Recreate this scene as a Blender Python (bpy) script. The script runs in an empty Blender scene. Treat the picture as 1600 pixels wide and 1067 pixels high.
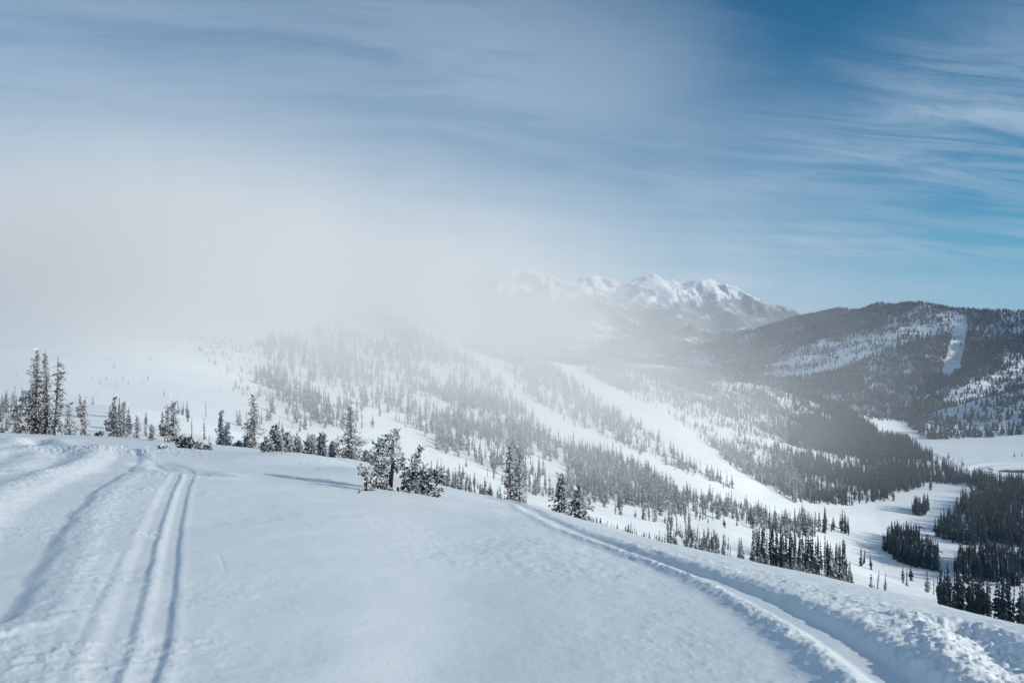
import bpy, math, random
import numpy as np
from mathutils import Vector

SC = bpy.context.scene
COL = SC.collection
R = math.radians

# ------------------------------------------------------------------ camera
FPX, CU, HV = 1386.0, 800.0, 500.0          # focal length and horizon row of the 1600 px photograph
cam_data = bpy.data.cameras.new('camera')
cam_data.sensor_fit = 'HORIZONTAL'
cam_data.sensor_width = 36.0
cam_data.lens = 36.0 * FPX / 1600.0
cam_data.shift_y = -(533.5 - HV) / 1600.0
cam_data.clip_start = 0.1
cam_data.clip_end = 60000.0
cam = bpy.data.objects.new('camera', cam_data)
COL.objects.link(cam)
cam.location = (0, 0, 0)
cam.rotation_euler = (R(90), 0, 0)
SC.camera = cam

# ------------------------------------------------------------------ light
SUN_EL, SUN_AZ = 19.0, 106.0                # azimuth clockwise from the view direction
SUN_STRENGTH, SKY_STRENGTH, EXPOSURE = 4.9, 0.10, 0.0
S = Vector((math.sin(R(SUN_AZ)) * math.cos(R(SUN_EL)), math.cos(R(SUN_AZ)) * math.cos(R(SUN_EL)), math.sin(R(SUN_EL))))
sun = bpy.data.lights.new('sun', 'SUN')
sun.energy = SUN_STRENGTH
sun.angle = R(0.6)
sun.color = (1.0, 0.92, 0.80)
sun_o = bpy.data.objects.new('sun', sun)
sun_o.rotation_euler = S.to_track_quat('Z', 'Y').to_euler()
sun_o.location = (200, -50, 120)
COL.objects.link(sun_o)

SC.view_settings.view_transform = 'Standard'
SC.view_settings.look = 'None'
SC.view_settings.gamma = 1.0
SC.view_settings.use_curve_mapping = False
SC.view_settings.exposure = EXPOSURE
SC.render.engine = 'CYCLES'
cy = SC.cycles
cy.use_denoising = True
cy.max_bounces = 8
cy.diffuse_bounces = 3
cy.glossy_bounces = 2
cy.volume_bounces = 4
cy.volume_step_rate = 1.0
cy.volume_max_steps = 256
cy.sample_clamp_indirect = 6.0


class NT:
    """small helper around a node tree"""
    def __init__(self, tree):
        self.t = tree

    def n(self, kind, **kw):
        nd = self.t.nodes.new(kind)
        for k, v in kw.items():
            setattr(nd, k, v)
        return nd

    def put(self, sock, v):
        if isinstance(v, bpy.types.NodeSocket):
            self.t.links.new(v, sock)
        elif v is not None:
            sock.default_value = v

    def m(self, op, a, b=None, c=None, clamp=False):
        nd = self.n('ShaderNodeMath', operation=op)
        nd.use_clamp = clamp
        for i, v in enumerate((a, b, c)):
            if v is not None:
                self.put(nd.inputs[i], v)
        return nd.outputs[0]

    def vm(self, op, a, b=None):
        nd = self.n('ShaderNodeVectorMath', operation=op)
        self.put(nd.inputs[0], a)
        if b is not None:
            self.put(nd.inputs[1], b)
        return nd.outputs['Value'] if op in ('DOT_PRODUCT', 'LENGTH') else nd.outputs[0]

    def xyz(self, x, y, z):
        nd = self.n('ShaderNodeCombineXYZ')
        for i, v in enumerate((x, y, z)):
            self.put(nd.inputs[i], v)
        return nd.outputs[0]

    def ramp(self, v, a, b, lo=0.0, hi=1.0):
        nd = self.n('ShaderNodeMapRange', interpolation_type='SMOOTHSTEP')
        self.put(nd.inputs[0], v)
        for i, q in enumerate((a, b, lo, hi)):
            nd.inputs[1 + i].default_value = q
        return nd.outputs[0]

    def mix(self, f, a, b):
        nd = self.n('ShaderNodeMix', data_type='RGBA')
        self.put(nd.inputs[0], f)
        self.put(nd.inputs[6], a)
        self.put(nd.inputs[7], b)
        return nd.outputs[2]

    def noise(self, vec, scale, detail=4.0, rough=0.5, dist=0.0):
        nd = self.n('ShaderNodeTexNoise')
        if vec is not None:
            self.put(nd.inputs['Vector'], vec)
        nd.inputs['Scale'].default_value = scale
        nd.inputs['Detail'].default_value = detail
        nd.inputs['Roughness'].default_value = rough
        nd.inputs['Distortion'].default_value = dist
        return nd.outputs[0]


# ------------------------------------------------------------------ sky: Nishita with high thin cloud
world = bpy.data.worlds.new('World')
SC.world = world
world.use_nodes = True
wt = NT(world.node_tree)
world.node_tree.nodes.clear()
sky = wt.n('ShaderNodeTexSky')
sky.sky_type = 'NISHITA'
sky.sun_disc = False
sky.sun_elevation = R(SUN_EL)
sky.sun_rotation = R(SUN_AZ)
sky.altitude = 2500.0
sky.air_density = 1.0
sky.dust_density = 0.2
sky.ozone_density = 1.6
tc = wt.n('ShaderNodeTexCoord')
sep = wt.n('ShaderNodeSeparateXYZ')
wt.put(sep.inputs[0], tc.outputs['Generated'])
sx, sy_, sz = sep.outputs
az = wt.m('MULTIPLY', wt.m('ARCTAN2', sx, sy_), 180 / math.pi)      # degrees, 0 straight ahead
el = wt.m('MULTIPLY', wt.m('ARCSINE', sz), 180 / math.pi)
# streaked cirrus noise on a high plane
zz = wt.m('ADD', wt.m('MAXIMUM', sz, 0.0), 0.12)
pxn = wt.m('DIVIDE', sx, zz)
pyn = wt.m('DIVIDE', sy_, zz)
ca, sa = math.cos(R(-14)), math.sin(R(-14))
ra = wt.m('ADD', wt.m('MULTIPLY', pxn, ca), wt.m('MULTIPLY', pyn, -sa))
rb = wt.m('ADD', wt.m('MULTIPLY', pxn, sa), wt.m('MULTIPLY', pyn, ca))
streak = wt.noise(wt.xyz(wt.m('MULTIPLY', ra, 0.9), wt.m('MULTIPLY', rb, 3.2), 3.3), 1.5, 8.0, 0.62, 0.9)
broad = wt.noise(wt.xyz(wt.m('MULTIPLY', ra, 0.8), rb, 7.7), 0.9, 6.0, 0.55, 0.5)
# large sheet of cloud: full towards the left of a slanting edge, broken to the right of it
edge = wt.m('ADD', wt.m('SUBTRACT', az, 9.5), wt.m('MULTIPLY', wt.m('SUBTRACT', el, 14.0), 0.95))
edge = wt.m('ADD', edge, wt.m('MULTIPLY', wt.m('SUBTRACT', broad, 0.5), 22.0))
edge = wt.m('ADD', edge, wt.m('MULTIPLY', wt.m('SUBTRACT', streak, 0.5), 24.0))
sheet = wt.ramp(edge, 11.0, -9.0)
low = wt.ramp(el, 3.5, 8.0, 0.62, 1.0)


def blob(a0, e0, ra_, re_):
    dx = wt.m('DIVIDE', wt.m('SUBTRACT', az, a0), ra_)
    de = wt.m('DIVIDE', wt.m('SUBTRACT', el, e0), re_)
    return wt.m('EXPONENT', wt.m('MULTIPLY', wt.m('ADD', wt.m('MULTIPLY', dx, dx), wt.m('MULTIPLY', de, de)), -1.0))


b1 = blob(27.5, 11.2, 8.5, 3.4)
b2 = blob(17.0, 4.6, 8.0, 1.1)
b3 = blob(13.0, 8.6, 9.0, 2.6)
b4 = blob(21.0, 0.6, 40.0, 3.2)
t2 = wt.ramp(streak, 0.32, 0.70, 0.25, 1.12)
t1 = wt.ramp(streak, 0.30, 0.70, 0.70, 1.20)
bright = wt.ramp(blob(4.0, 15.5, 12.0, 4.0), 0.0, 1.0, 0.90, 1.34)
hole = wt.m('SUBTRACT', 1.0, wt.m('MULTIPLY', wt.m('ADD', blob(15.0, 17.5, 7.0, 3.6), blob(24.0, 21.0, 9.0, 4.0), clamp=True), 0.9))
patch = wt.m('ADD', wt.m('ADD', wt.m('MULTIPLY', b1, 0.40), wt.m('MULTIPLY', b2, 0.34)), wt.m('ADD', wt.m('MULTIPLY', b3, 0.24), 0.30))
left_a = wt.m('MULTIPLY', wt.m('MULTIPLY', sheet, low), wt.m('MULTIPLY', wt.m('MULTIPLY', t1, bright), 0.51))
right_a = wt.m('MULTIPLY', wt.m('MULTIPLY', patch, hole), t2)
alpha = wt.m('SUBTRACT', wt.m('ADD', left_a, right_a), wt.m('MULTIPLY', left_a, wt.m('MULTIPLY', right_a, 1.75)))
alpha = wt.m('ADD', alpha, wt.m('MULTIPLY', b4, 0.42), clamp=True)
# a few low cumulus puffs behind the far peaks
puffn = wt.noise(wt.xyz(wt.m('MULTIPLY', az, 0.35), wt.m('MULTIPLY', el, 0.9), 1.0), 1.0, 6.0, 0.55)
puff = wt.m('MULTIPLY', wt.ramp(wt.m('ADD', wt.m('MULTIPLY', blob(13.4, 2.4, 4.2, 0.9), 0.62), wt.m('MULTIPLY', puffn, 0.5)), 0.46, 0.85), 0.7)
bg = wt.n('ShaderNodeBackground')
skycol = wt.vm('MULTIPLY', sky.outputs[0], (0.11, 0.64, 0.82))
wt.put(bg.inputs[0], wt.mix(puff, wt.mix(alpha, skycol, (4.2, 5.3, 6.6, 1)), (4.9, 5.6, 6.5, 1)))
bg.inputs[1].default_value = SKY_STRENGTH
wo = wt.n('ShaderNodeOutputWorld')
wt.put(wo.inputs[0], bg.outputs[0])


# ------------------------------------------------------------------ helpers
def tag(o, label=None, cat=None, group=None, kind=None):
    if label: o['label'] = label
    if cat: o['category'] = cat
    if group: o['group'] = group
    if kind: o['kind'] = kind
    return o


def mesh_from(name, verts, faces, mats=(), mat_idx=None, smooth=False):
    """verts (n,3), faces (m,3|4) arrays of one size, or list of such arrays"""
    me = bpy.data.meshes.new(name)
    verts = np.asarray(verts, dtype=np.float32)
    if isinstance(faces, np.ndarray):
        faces = [faces]
    faces = [f for f in faces if len(f)]
    loops = np.concatenate([f.ravel() for f in faces]).astype(np.int32)
    tot = np.concatenate([np.full(len(f), f.shape[1], np.int32) for f in faces])
    start = np.concatenate(([0], np.cumsum(tot)[:-1])).astype(np.int32)
    me.vertices.add(len(verts)); me.vertices.foreach_set('co', verts.ravel())
    me.loops.add(len(loops)); me.loops.foreach_set('vertex_index', loops)
    me.polygons.add(len(tot)); me.polygons.foreach_set('loop_start', start)
    me.polygons.foreach_set('loop_total', tot)
    for m in mats:
        me.materials.append(m)
    if mat_idx is not None:
        me.polygons.foreach_set('material_index', np.asarray(mat_idx, np.int32))
    me.update(calc_edges=True)
    if smooth:
        me.polygons.foreach_set('use_smooth', np.ones(len(tot), bool))
    me.validate(clean_customdata=False)
    return me


def link(name, me, parent=None):
    o = bpy.data.objects.new(name, me)
    COL.objects.link(o)
    if parent is not None:
        o.parent = parent
    return o


def empty(name, loc, rz=0.0):
    o = bpy.data.objects.new(name, None)
    o.empty_display_size = 0.2
    o.location = loc
    o.rotation_euler = (0, 0, rz)
    COL.objects.link(o)
    return o


def _hash(ix, iy, seed):
    h = (ix.astype(np.int64) * 374761393 + iy.astype(np.int64) * 668265263 + seed * 1442695041) & 0xffffffff
    h = ((h ^ (h >> 13)) * 1274126177) & 0xffffffff
    h = ((h ^ (h >> 16)) * 2246822519) & 0xffffffff
    return ((h ^ (h >> 15)) & 0xffffff) / float(0xffffff)


def vnoise(x, y, seed=0):
    ix, iy = np.floor(x), np.floor(y)
    fx, fy = x - ix, y - iy
    fx = fx * fx * fx * (fx * (fx * 6 - 15) + 10)
    fy = fy * fy * fy * (fy * (fy * 6 - 15) + 10)
    a, b = _hash(ix, iy, seed), _hash(ix + 1, iy, seed)
    c, d = _hash(ix, iy + 1, seed), _hash(ix + 1, iy + 1, seed)
    return (a + (b - a) * fx) * (1 - fy) + (c + (d - c) * fx) * fy


def fbm(x, y, oct=4, seed=0, gain=0.5):
    s, a, t = 0.0, 1.0, 0.0
    for k in range(oct):
        ang = 0.6 + 0.9 * k
        xr = (x * math.cos(ang) - y * math.sin(ang)) * 2 ** k
        yr = (x * math.sin(ang) + y * math.cos(ang)) * 2 ** k
        s = s + a * (vnoise(xr + 17.3 * k, yr - 9.1 * k, seed + k) - 0.5) * 2
        t += a
        a *= gain
    return s / t


def ridged(x, y, oct=4, seed=0, gain=0.5):
    s, a, t = 0.0, 1.0, 0.0
    for k in range(oct):
        ang = 0.4 + 1.1 * k
        xr = (x * math.cos(ang) - y * math.sin(ang)) * 2 ** k
        yr = (x * math.sin(ang) + y * math.cos(ang)) * 2 ** k
        s = s + a * (1 - np.abs(vnoise(xr, yr, seed + k) * 2 - 1) * 1.6)
        t += a
        a *= gain
    return s / t


def sstep(x, a, b):
    t = np.clip((x - a) / (b - a), 0, 1)
    return t * t * (3 - 2 * t)


def inpoly(u, v, pts):
    ins = np.zeros(np.shape(u), bool)
    n = len(pts)
    for i in range(n):
        x1, y1 = pts[i]; x2, y2 = pts[(i + 1) % n]
        if y1 == y2:
            continue
        c = ((y1 > v) != (y2 > v)) & (u < (x2 - x1) * (v - y1) / (y2 - y1) + x1)
        ins ^= c
    return ins


def pdist(x, y, pts, signed=False):
    """distance to a polyline; signed > 0 to the right of its direction"""
    best = np.full(np.shape(x), 1e9)
    sg = np.zeros(np.shape(x)); tt = np.zeros(np.shape(x))
    n = len(pts) - 1
    for i in range(n):
        (x1, y1), (x2, y2) = pts[i][:2], pts[i + 1][:2]
        dx, dy = x2 - x1, y2 - y1
        L2 = dx * dx + dy * dy + 1e-12
        t = np.clip(((x - x1) * dx + (y - y1) * dy) / L2, 0, 1)
        ex, ey = x - x1 - t * dx, y - y1 - t * dy
        d = np.hypot(ex, ey)
        k = d < best
        best = np.where(k, d, best)
        sg = np.where(k, np.sign(dy * ex - dx * ey), sg)
        tt = np.where(k, (i + t) / n, tt)
    return (best, sg, tt) if signed else best


def catmull(pts, per=8):
    P = [np.array(p, float) for p in pts]
    P = [2 * P[0] - P[1]] + P + [2 * P[-1] - P[-2]]
    out = []
    for i in range(1, len(P) - 2):
        for k in range(per):
            t = k / per
            out.append(0.5 * (2 * P[i] + (P[i + 1] - P[i - 1]) * t + (2 * P[i - 1] - 5 * P[i] + 4 * P[i + 1] - P[i + 2]) * t * t
                              + (3 * P[i] - P[i - 1] - 3 * P[i + 1] + P[i + 2]) * t ** 3))
    out.append(P[-2])
    return out


# ------------------------------------------------------------------ terrain functions
EYE = 1.7
EDGE = [(0, 677, 85), (200, 688, 80), (400, 704, 74), (560, 723, 68), (690, 763, 58), (800, 785, 44), (900, 812, 35), (1000, 840, 29),
        (1200, 884, 23), (1400, 925, 19.5), (1500, 952, 17.5), (1600, 982, 15.5)]
_eu = np.array([e[0] for e in EDGE], float); _ev = np.array([e[1] for e in EDGE], float); _eD = np.array([e[2] for e in EDGE], float)
_eth = np.arctan2(_eu - CU, FPX)
_es = (_ev - HV) / FPX * np.cos(_eth)
_th = np.concatenate(([-np.pi, -1.2], _eth, [1.0, np.pi]))
_tab = np.linspace(-np.pi, np.pi, 7201)
_D = np.interp(_tab, _th, np.concatenate(([40, 80], _eD, [16, 40])))
_s = np.interp(_tab, _th, np.concatenate(([0.02, 0.07], _es, [0.26, 0.02])))
_g = np.exp(-0.5 * (np.arange(-150, 151) / 50.0) ** 2); _g /= _g.sum()
def _sm(a):
    return np.convolve(np.concatenate((a[-151:-1], a, a[1:151])), _g, mode='valid')
_D, _s = _sm(_D), _sm(_s)


def edge_at(th):
    return np.interp(th, _tab, _D), np.interp(th, _tab, _s)


def near_z(d, th):
    D, s = edge_at(th)
    c = EYE / D ** 2
    a = s - 2 * EYE / D
    f = sstep(d, 0.0, 4.0)
    return -(EYE + (a * f + 0.09 * (1 - f) * np.cos(th)) * d + c * d * d)


def P3(u, v, Y):
    return ((u - CU) / FPX * Y, Y, -(v - HV) / FPX * Y)


def ground_near(u, v):
    """point of the near slope seen at a pixel (or on its edge)"""
    th = math.atan2(u - CU, FPX)
    D, s0 = edge_at(th)
    D, s0 = float(D), float(s0)
    c = EYE / D ** 2; a = s0 - 2 * EYE / D
    s = (v - HV) / FPX * math.cos(th)
    q = (s - a) ** 2 - 4 * c * EYE
    d = D if (q <= 0 or s <= a) else ((s - a) - math.sqrt(q)) / (2 * c)
    return d * math.sin(th), d * math.cos(th)


CTRL = [  # pixel column, pixel row, distance: what the photograph shows of the hillside and the valley
    (0, 700, 200), (200, 712, 200), (400, 725, 190), (600, 762, 180), (800, 822, 130), (1000, 880, 90), (1200, 925, 70), (1400, 975, 60), (1600, 1040, 50),
    (-300, 690, 200), (-300, 660, 350), (1000, 866, 200), (1200, 922, 190), (1400, 968, 200), (1600, 1012, 190), (800, 802, 260), (600, 742, 300), (400, 712, 290),
    (0, 682, 280), (200, 672, 290),
    (450, 700, 400), (600, 724, 400), (700, 744, 430), (800, 768, 450), (950, 800, 490), (1100, 838, 510), (1300, 876, 600), (1400, 915, 560),
    (1250, 902, 420), (1100, 868, 330), (1000, 850, 270), (1550, 985, 330), (1450, 945, 420), (1600, 960, 420), (1700, 1000, 330),
    (1500, 880, 810), (1470, 840, 950), (1420, 780, 1130), (1440, 928, 660), (1360, 890, 760), (1320, 800, 1000), (1300, 780, 1060), (1600, 900, 760), (1600, 800, 1080),
    (1500, 720, 1500), (1600, 704, 1640), (1440, 692, 1750), (1600, 760, 1280), (1400, 662, 2300), (1700, 800, 1050), (1500, 765, 1230), (1560, 740, 1390),
    (1250, 790, 960), (1150, 760, 900), (1000, 740, 770), (900, 690, 830), (800, 640, 860), (700, 600, 880), (650, 530, 1050), (600, 640, 640), (500, 620, 610),
    (400, 600, 580), (300, 560, 620), (200, 560, 580), (60, 600, 460), (0, 550, 600), (200, 640, 360), (100, 655, 330), (-200, 560, 600),
    (900, 780, 520), (800, 700, 640), (1100, 800, 680), (1200, 830, 690), (700, 680, 600), (1000, 780, 610),
    (0, 400, 1000), (300, 430, 1150), (550, 480, 1250), (-400, 420, 1000),
    (860, 578, 1350), (1000, 600, 1450), (1100, 605, 1650), (1200, 645, 1600), (1300, 690, 1600), (1350, 692, 1700), (1050, 660, 1150), (1150, 700, 1200), (1250, 735, 1250), (1350, 735, 1350),
    (980, 570, 1800), (1160, 587, 1950), (1280, 627, 1950), (1370, 684, 1850),
    (1000, 640, 2400), (1180, 680, 2500), (1330, 692, 2500), (800, 600, 1900), (600, 560, 2000), (900, 640, 2600), (500, 600, 2700),
]
_cp = np.array([P3(*c) for c in CTRL] + [(-1700, 300, 60), (-1700, 1200, 190), (-1600, 2500, 60), (1100, 500, -190), (1900, 400, 40), (1900, 1200, -80), (1900, 2500, -120), (1200, 1500, -225), (900, 900, -222),
                                        (0, -200, 0), (-500, 60, -6), (500, 60, -120), (1000, 100, -180)])
_sc = 1000.0
def _U(r2):
    return np.where(r2 > 1e-12, 0.5 * r2 * np.log(np.maximum(r2, 1e-12)), 0.0)
def _fit(P, lam=2e-4):
    xy = P[:, :2] / _sc
    n = len(P)
    K = _U(((xy[:, None] - xy[None]) ** 2).sum(-1)) + lam * np.eye(n)
    A = np.zeros((n + 3, n + 3)); A[:n, :n] = K; A[:n, n] = 1; A[:n, n + 1:] = xy; A[n, :n] = 1; A[n + 1:, :n] = xy.T
    return xy, np.linalg.solve(A, np.concatenate((P[:, 2], np.zeros(3))))
_cxy, _cw = _fit(_cp)
def tps(x, y):
    x = np.asarray(x, float); y = np.asarray(y, float)
    sh = x.shape
    X = np.stack((x.ravel(), y.ravel()), -1) / _sc
    out = np.empty(len(X))
    for i in range(0, len(X), 20000):
        q = X[i:i + 20000]
        r2 = ((q[:, None] - _cxy[None]) ** 2).sum(-1)
        out[i:i + 20000] = _U(r2) @ _cw[:-3] + _cw[-3] + q @ _cw[-2:]
    return out.reshape(sh)


def project(x, y, z):
    return CU + FPX * x / y, HV - FPX * z / y


VALLEY = [(1310, 800), (1400, 782), (1520, 762), (1600, 700), (1440, 690), (1620, 690), (1620, 935), (1440, 935), (1330, 870)]
def terrain(x, y, detail=True):
    x = np.asarray(x, float); y = np.asarray(y, float)
    d = np.hypot(x, y); th = np.arctan2(x, y)
    D, _ = edge_at(th)
    w = sstep(d, 1.25 * D, 1.25 * D + 70)
    z = np.zeros(x.shape)
    k = w < 1
    z[k] += ((1 - w) * near_z(d, th))[k]
    k = w > 0
    if k.any():
        xs, ys = x[k], y[k]
        t = np.clip(tps(xs, ys), -275, 330)
        if detail:
            rough = sstep(t, -236, -200)
            t = t + rough * (4.5 * fbm(xs / 140, ys / 140, 4, 3) + 2.2 * fbm(xs / 35, ys / 35, 3, 5)) * sstep(ys, 120, 350) + (1 - rough) * 0.6 * fbm(xs / 40, ys / 40, 3, 8)
        z[k] += w[k] * t
    return z


# ------------------------------------------------------------------ materials
def principled(name, col, rough=0.7, spec=0.3):
    m = bpy.data.materials.new(name)
    m.use_nodes = True
    b = m.node_tree.nodes['Principled BSDF']
    b.inputs['Base Color'].default_value = (*col, 1)
    b.inputs['Roughness'].default_value = rough
    b.inputs['Specular IOR Level'].default_value = spec
    return m, NT(m.node_tree), b


SNOW = (0.80, 0.87, 0.91)
def snow_material(name, grain, mid, strength, pert=0.5):
    m, t, b = principled(name, SNOW, 0.55, 0.25)
    co = t.n('ShaderNodeTexCoord').outputs['Object']
    n1 = t.noise(co, grain, 4.0, 0.65)
    n2 = t.noise(co, mid, 5.0, 0.55)
    h = t.m('ADD', t.m('MULTIPLY', n1, 0.5), n2)
    bp = t.n('ShaderNodeBump')
    bp.inputs['Strength'].default_value = strength
    bp.inputs['Distance'].default_value = pert
    t.put(bp.inputs['Height'], h)
    t.put(b.inputs['Normal'], bp.outputs[0])
    t.put(b.inputs['Base Color'], t.mix(n2, (0.785, 0.855, 0.90, 1), (0.82, 0.885, 0.92, 1)))
    return m


M_SNOW = snow_material('near_snow', 90.0, 6.0, 0.5, 0.012)
M_HILL = snow_material('hill_snow', 0.6, 0.06, 0.5, 0.8)


def needle_material(name, a, b_, rough=0.75):
    m, t, b = principled(name, a, rough, 0.15)
    co = t.n('ShaderNodeTexCoord').outputs['Object']
    oi = t.n('ShaderNodeObjectInfo').outputs['Random']
    n = t.noise(co, 2.3, 3.0, 0.6)
    t.put(b.inputs['Base Color'], t.mix(t.m('ADD', t.m('MULTIPLY', n, 0.8), t.m('MULTIPLY', oi, 0.25), clamp=True), (*a, 1), (*b_, 1)))
    return m


M_NEEDLE = needle_material('needles', (0.030, 0.038, 0.036), (0.085, 0.088, 0.078))
M_RIME = needle_material('rime', (0.50, 0.52, 0.55), (0.78, 0.80, 0.84))
M_BARK = needle_material('bark', (0.075, 0.050, 0.040), (0.15, 0.105, 0.085), 0.9)
M_BARKPALE = needle_material('pale_bark', (0.16, 0.13, 0.12), (0.28, 0.24, 0.22), 0.9)
M_FARNEEDLE = needle_material('hillside_needles', (0.010, 0.023, 0.033), (0.028, 0.047, 0.062))
M_FARRIME = needle_material('hillside_rime', (0.34, 0.37, 0.40), (0.55, 0.58, 0.62))
M_HILLNEEDLE = needle_material('frosted_hillside_needles', (0.065, 0.078, 0.088), (0.13, 0.15, 0.17))
M_FARBARK = needle_material('hillside_bark', (0.07, 0.055, 0.048), (0.12, 0.10, 0.09), 0.9)

# ------------------------------------------------------------------ near slope with its tracks
def gpl(pts, per=8):
    return catmull([ground_near(*p) for p in pts], per)


T_SKI1 = gpl([(132, 1120), (150, 1067), (183, 985), (213, 893), (240, 815), (260, 770), (272, 748), (270, 738), (252, 728), (225, 715), (200, 702)])
T_SKI2 = gpl([(198, 1120), (215, 1067), (240, 985), (259, 893), (272, 815), (287, 765), (298, 742), (296, 734), (280, 728)])
T_TROUGH = gpl([(-90, 960), (0, 868), (62, 800), (110, 766), (150, 744), (178, 730), (196, 714), (192, 702)])
T_LINE = gpl([(80, 1100), (98, 1045), (138, 965), (170, 900), (190, 862)])
T_SLED = gpl([(770, 776), (815, 795), (870, 820), (930, 843), (1000, 866), (1066, 888), (1162, 924), (1250, 966), (1337, 1018), (1403, 1062), (1470, 1110)])
T_HOLE = gpl([(1490, 985), (1535, 1005), (1575, 1040), (1640, 1090)])
T_OLD = [gpl(q) for q in ([(-40, 735), (10, 715), (45, 698), (70, 688)], [(-40, 705), (15, 697), (50, 689)], [(50, 690), (72, 700), (82, 715), (60, 728), (20, 740)], [(60, 690), (88, 698), (104, 712)],
                          [(262, 706), (240, 708), (205, 704)], [(236, 722), (260, 730), (300, 738), (312, 744)])]
T_NICK = gpl([(343, 868), (352, 892)])


def near_relief(x, y):
    """height of tracks, berms, drifts and crumbled snow above the smooth slope"""
    u = CU + FPX * x / np.maximum(y, 0.3)
    d = np.hypot(x, y)
    z = 0.10 * fbm(x / 7.0, y / 9.0, 3, 21) * sstep(d, 3, 25) + 0.016 * fbm(x / 0.9, y / 1.6, 3, 22)
    z += 0.35 * fbm(x / 26.0, y / 26.0, 2, 29) * sstep(d, 15, 60)
    # fine wind crust, stronger in patches
    crust = sstep(fbm(x / 3.5, y / 3.5, 3, 25), -0.1, 0.6)
    z += 0.010 * crust * fbm(x / 0.16, y / 0.30, 3, 26) + 0.0008 * fbm(x / 0.05, y / 0.11, 2, 27)
    chunk = ridged(x / 0.13, y / 0.13, 3, 31) - 0.35
    lump = fbm(x / 0.09, y / 0.09, 3, 33)
    lumpb = fbm(x / 0.32, y / 0.32, 3, 34)
    # ski grooves
    for T, wdt, dep in ((T_SKI1, 0.155, 0.021), (T_SKI2, 0.140, 0.020)):
        r, sg, tt = pdist(x, y, T, True)
        wv = wdt * (1 + 0.10 * fbm(x / 0.8, y / 0.8, 2, 41))
        fade = 1 - 0.5 * sstep(tt, 0.6, 1.0)
        q = r * sg / wv
        g = sstep(q, -1.12, -0.1) * (1 - sstep(q, 0.48, 1.02))
        z += fade * (-dep * g + 0.005 * np.exp(-((r * sg - wv * 1.18) / 0.05) ** 2) + 0.0025 * lump * np.exp(-((r - wv) / 0.08) ** 2))
    # crumbled spots beside the grooves
    for (pu, pv, rad, h) in ((228, 832, 0.24, 0.06), (236, 768, 0.35, 0.06), (300, 742, 0.9, 0.07), (262, 745, 0.8, 0.05), (98, 702, 2.2, 0.14), (268, 712, 2.0, 0.06), (206, 700, 3.0, 0.08)):
        gx, gy = ground_near(pu, pv)
        g = np.exp(-((x - gx) ** 2 + (y - gy) ** 2) / rad ** 2)
        z += g * h * (0.25 + 0.5 * chunk + 0.4 * lump)
    # wide sled trough on the other side
    r, sg, tt = pdist(x, y, T_TROUGH, True)
    rs = r * sg
    wob = 0.10 * fbm(x / 1.2, y / 1.2, 3, 43)
    prof = -0.055 * sstep(rs, -0.62 + wob, -0.18) * (1 - sstep(rs, 0.38 + wob, 0.62 + wob))
    prof += 0.10 * np.exp(-((rs + 0.95) / 0.40) ** 2) + 0.02 * np.exp(-((rs - 0.80) / 0.16) ** 2)
    z += prof + np.exp(-((rs - 0.85) / 0.35) ** 2) * 0.010 * lump + np.exp(-((rs + 0.9) / 0.5) ** 2) * 0.018 * lump
    # snowmobile trench
    r, sg, tt = pdist(x, y, T_SLED, True)
    rs = -r * sg                                   # the polyline runs towards the viewer
    wob = 0.07 * fbm(x / 0.9, y / 0.9, 3, 45)
    amp = 0.5 + 0.5 * sstep(tt, 0.05, 0.5)
    left = np.exp(-((rs + 0.47 + wob) / 0.19) ** 2)
    wall = sstep(rs, 0.14 + wob, 0.52 + wob) * (1 - 0.75 * sstep(rs, 0.8, 3.4))
    floor = -0.05 * (1 - sstep(np.abs(rs), 0.12, 0.34))
    z += amp * (0.075 * left + 0.085 * wall + floor) + amp * left * (0.018 * chunk + 0.016 * lump)
    z += amp * sstep(rs, 0.10, 0.40) * np.exp(-(np.maximum(rs - 0.4, 0) / 1.2) ** 2) * (0.014 * chunk + 0.022 * lumpb + 0.012 * lump)
    # broad crumbled shoulder on the far side of the trench
    sh = sstep(rs, 0.5, 1.2) * sstep(tt, 0.2, 0.55) * sstep(u, 940, 1120)
    z += sh * (0.005 * chunk + 0.015 * lumpb + 0.007 * lump)
    # scuffed strip on the near side
    sc = np.exp(-((rs + 1.5) / 0.8) ** 2) * (rs < 0)
    z += sc * 0.010 * np.maximum(lump - 0.1, 0) + sc * 0.006 * lumpb
    r = pdist(x, y, T_HOLE)
    z += -0.12 * np.exp(-(r / 0.26) ** 2) + 0.04 * np.exp(-((r - 0.5) / 0.2) ** 2) + np.exp(-(r / 0.7) ** 2) * (0.025 * lump + 0.02 * chunk)
    r = pdist(x, y, T_LINE)
    z += -0.003 * np.exp(-(r / 0.03) ** 2) + 0.001 * np.exp(-((r - 0.07) / 0.04) ** 2)
    z += -0.004 * np.exp(-(pdist(x, y, T_NICK) / 0.02) ** 2)
    for T in T_OLD:
        r = pdist(x, y, T)
        z += -0.07 * np.exp(-(r / 0.42) ** 2) + 0.04 * np.exp(-((r - 0.95) / 0.4) ** 2) + np.exp(-(r / 1.2) ** 2) * 0.02 * lumpb
    # thrown lumps lower down beside the trough
    gx, gy = ground_near(35, 990)
    pm = sstep(fbm(x / 1.3, y / 1.3, 3, 51), -0.35, 0.35) * np.exp(-(((x - gx) / 1.3) ** 2 + ((y - gy) / 2.6) ** 2))
    z += pm * (0.020 * np.maximum(lump, -0.1) + 0.009 * chunk)
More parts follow.
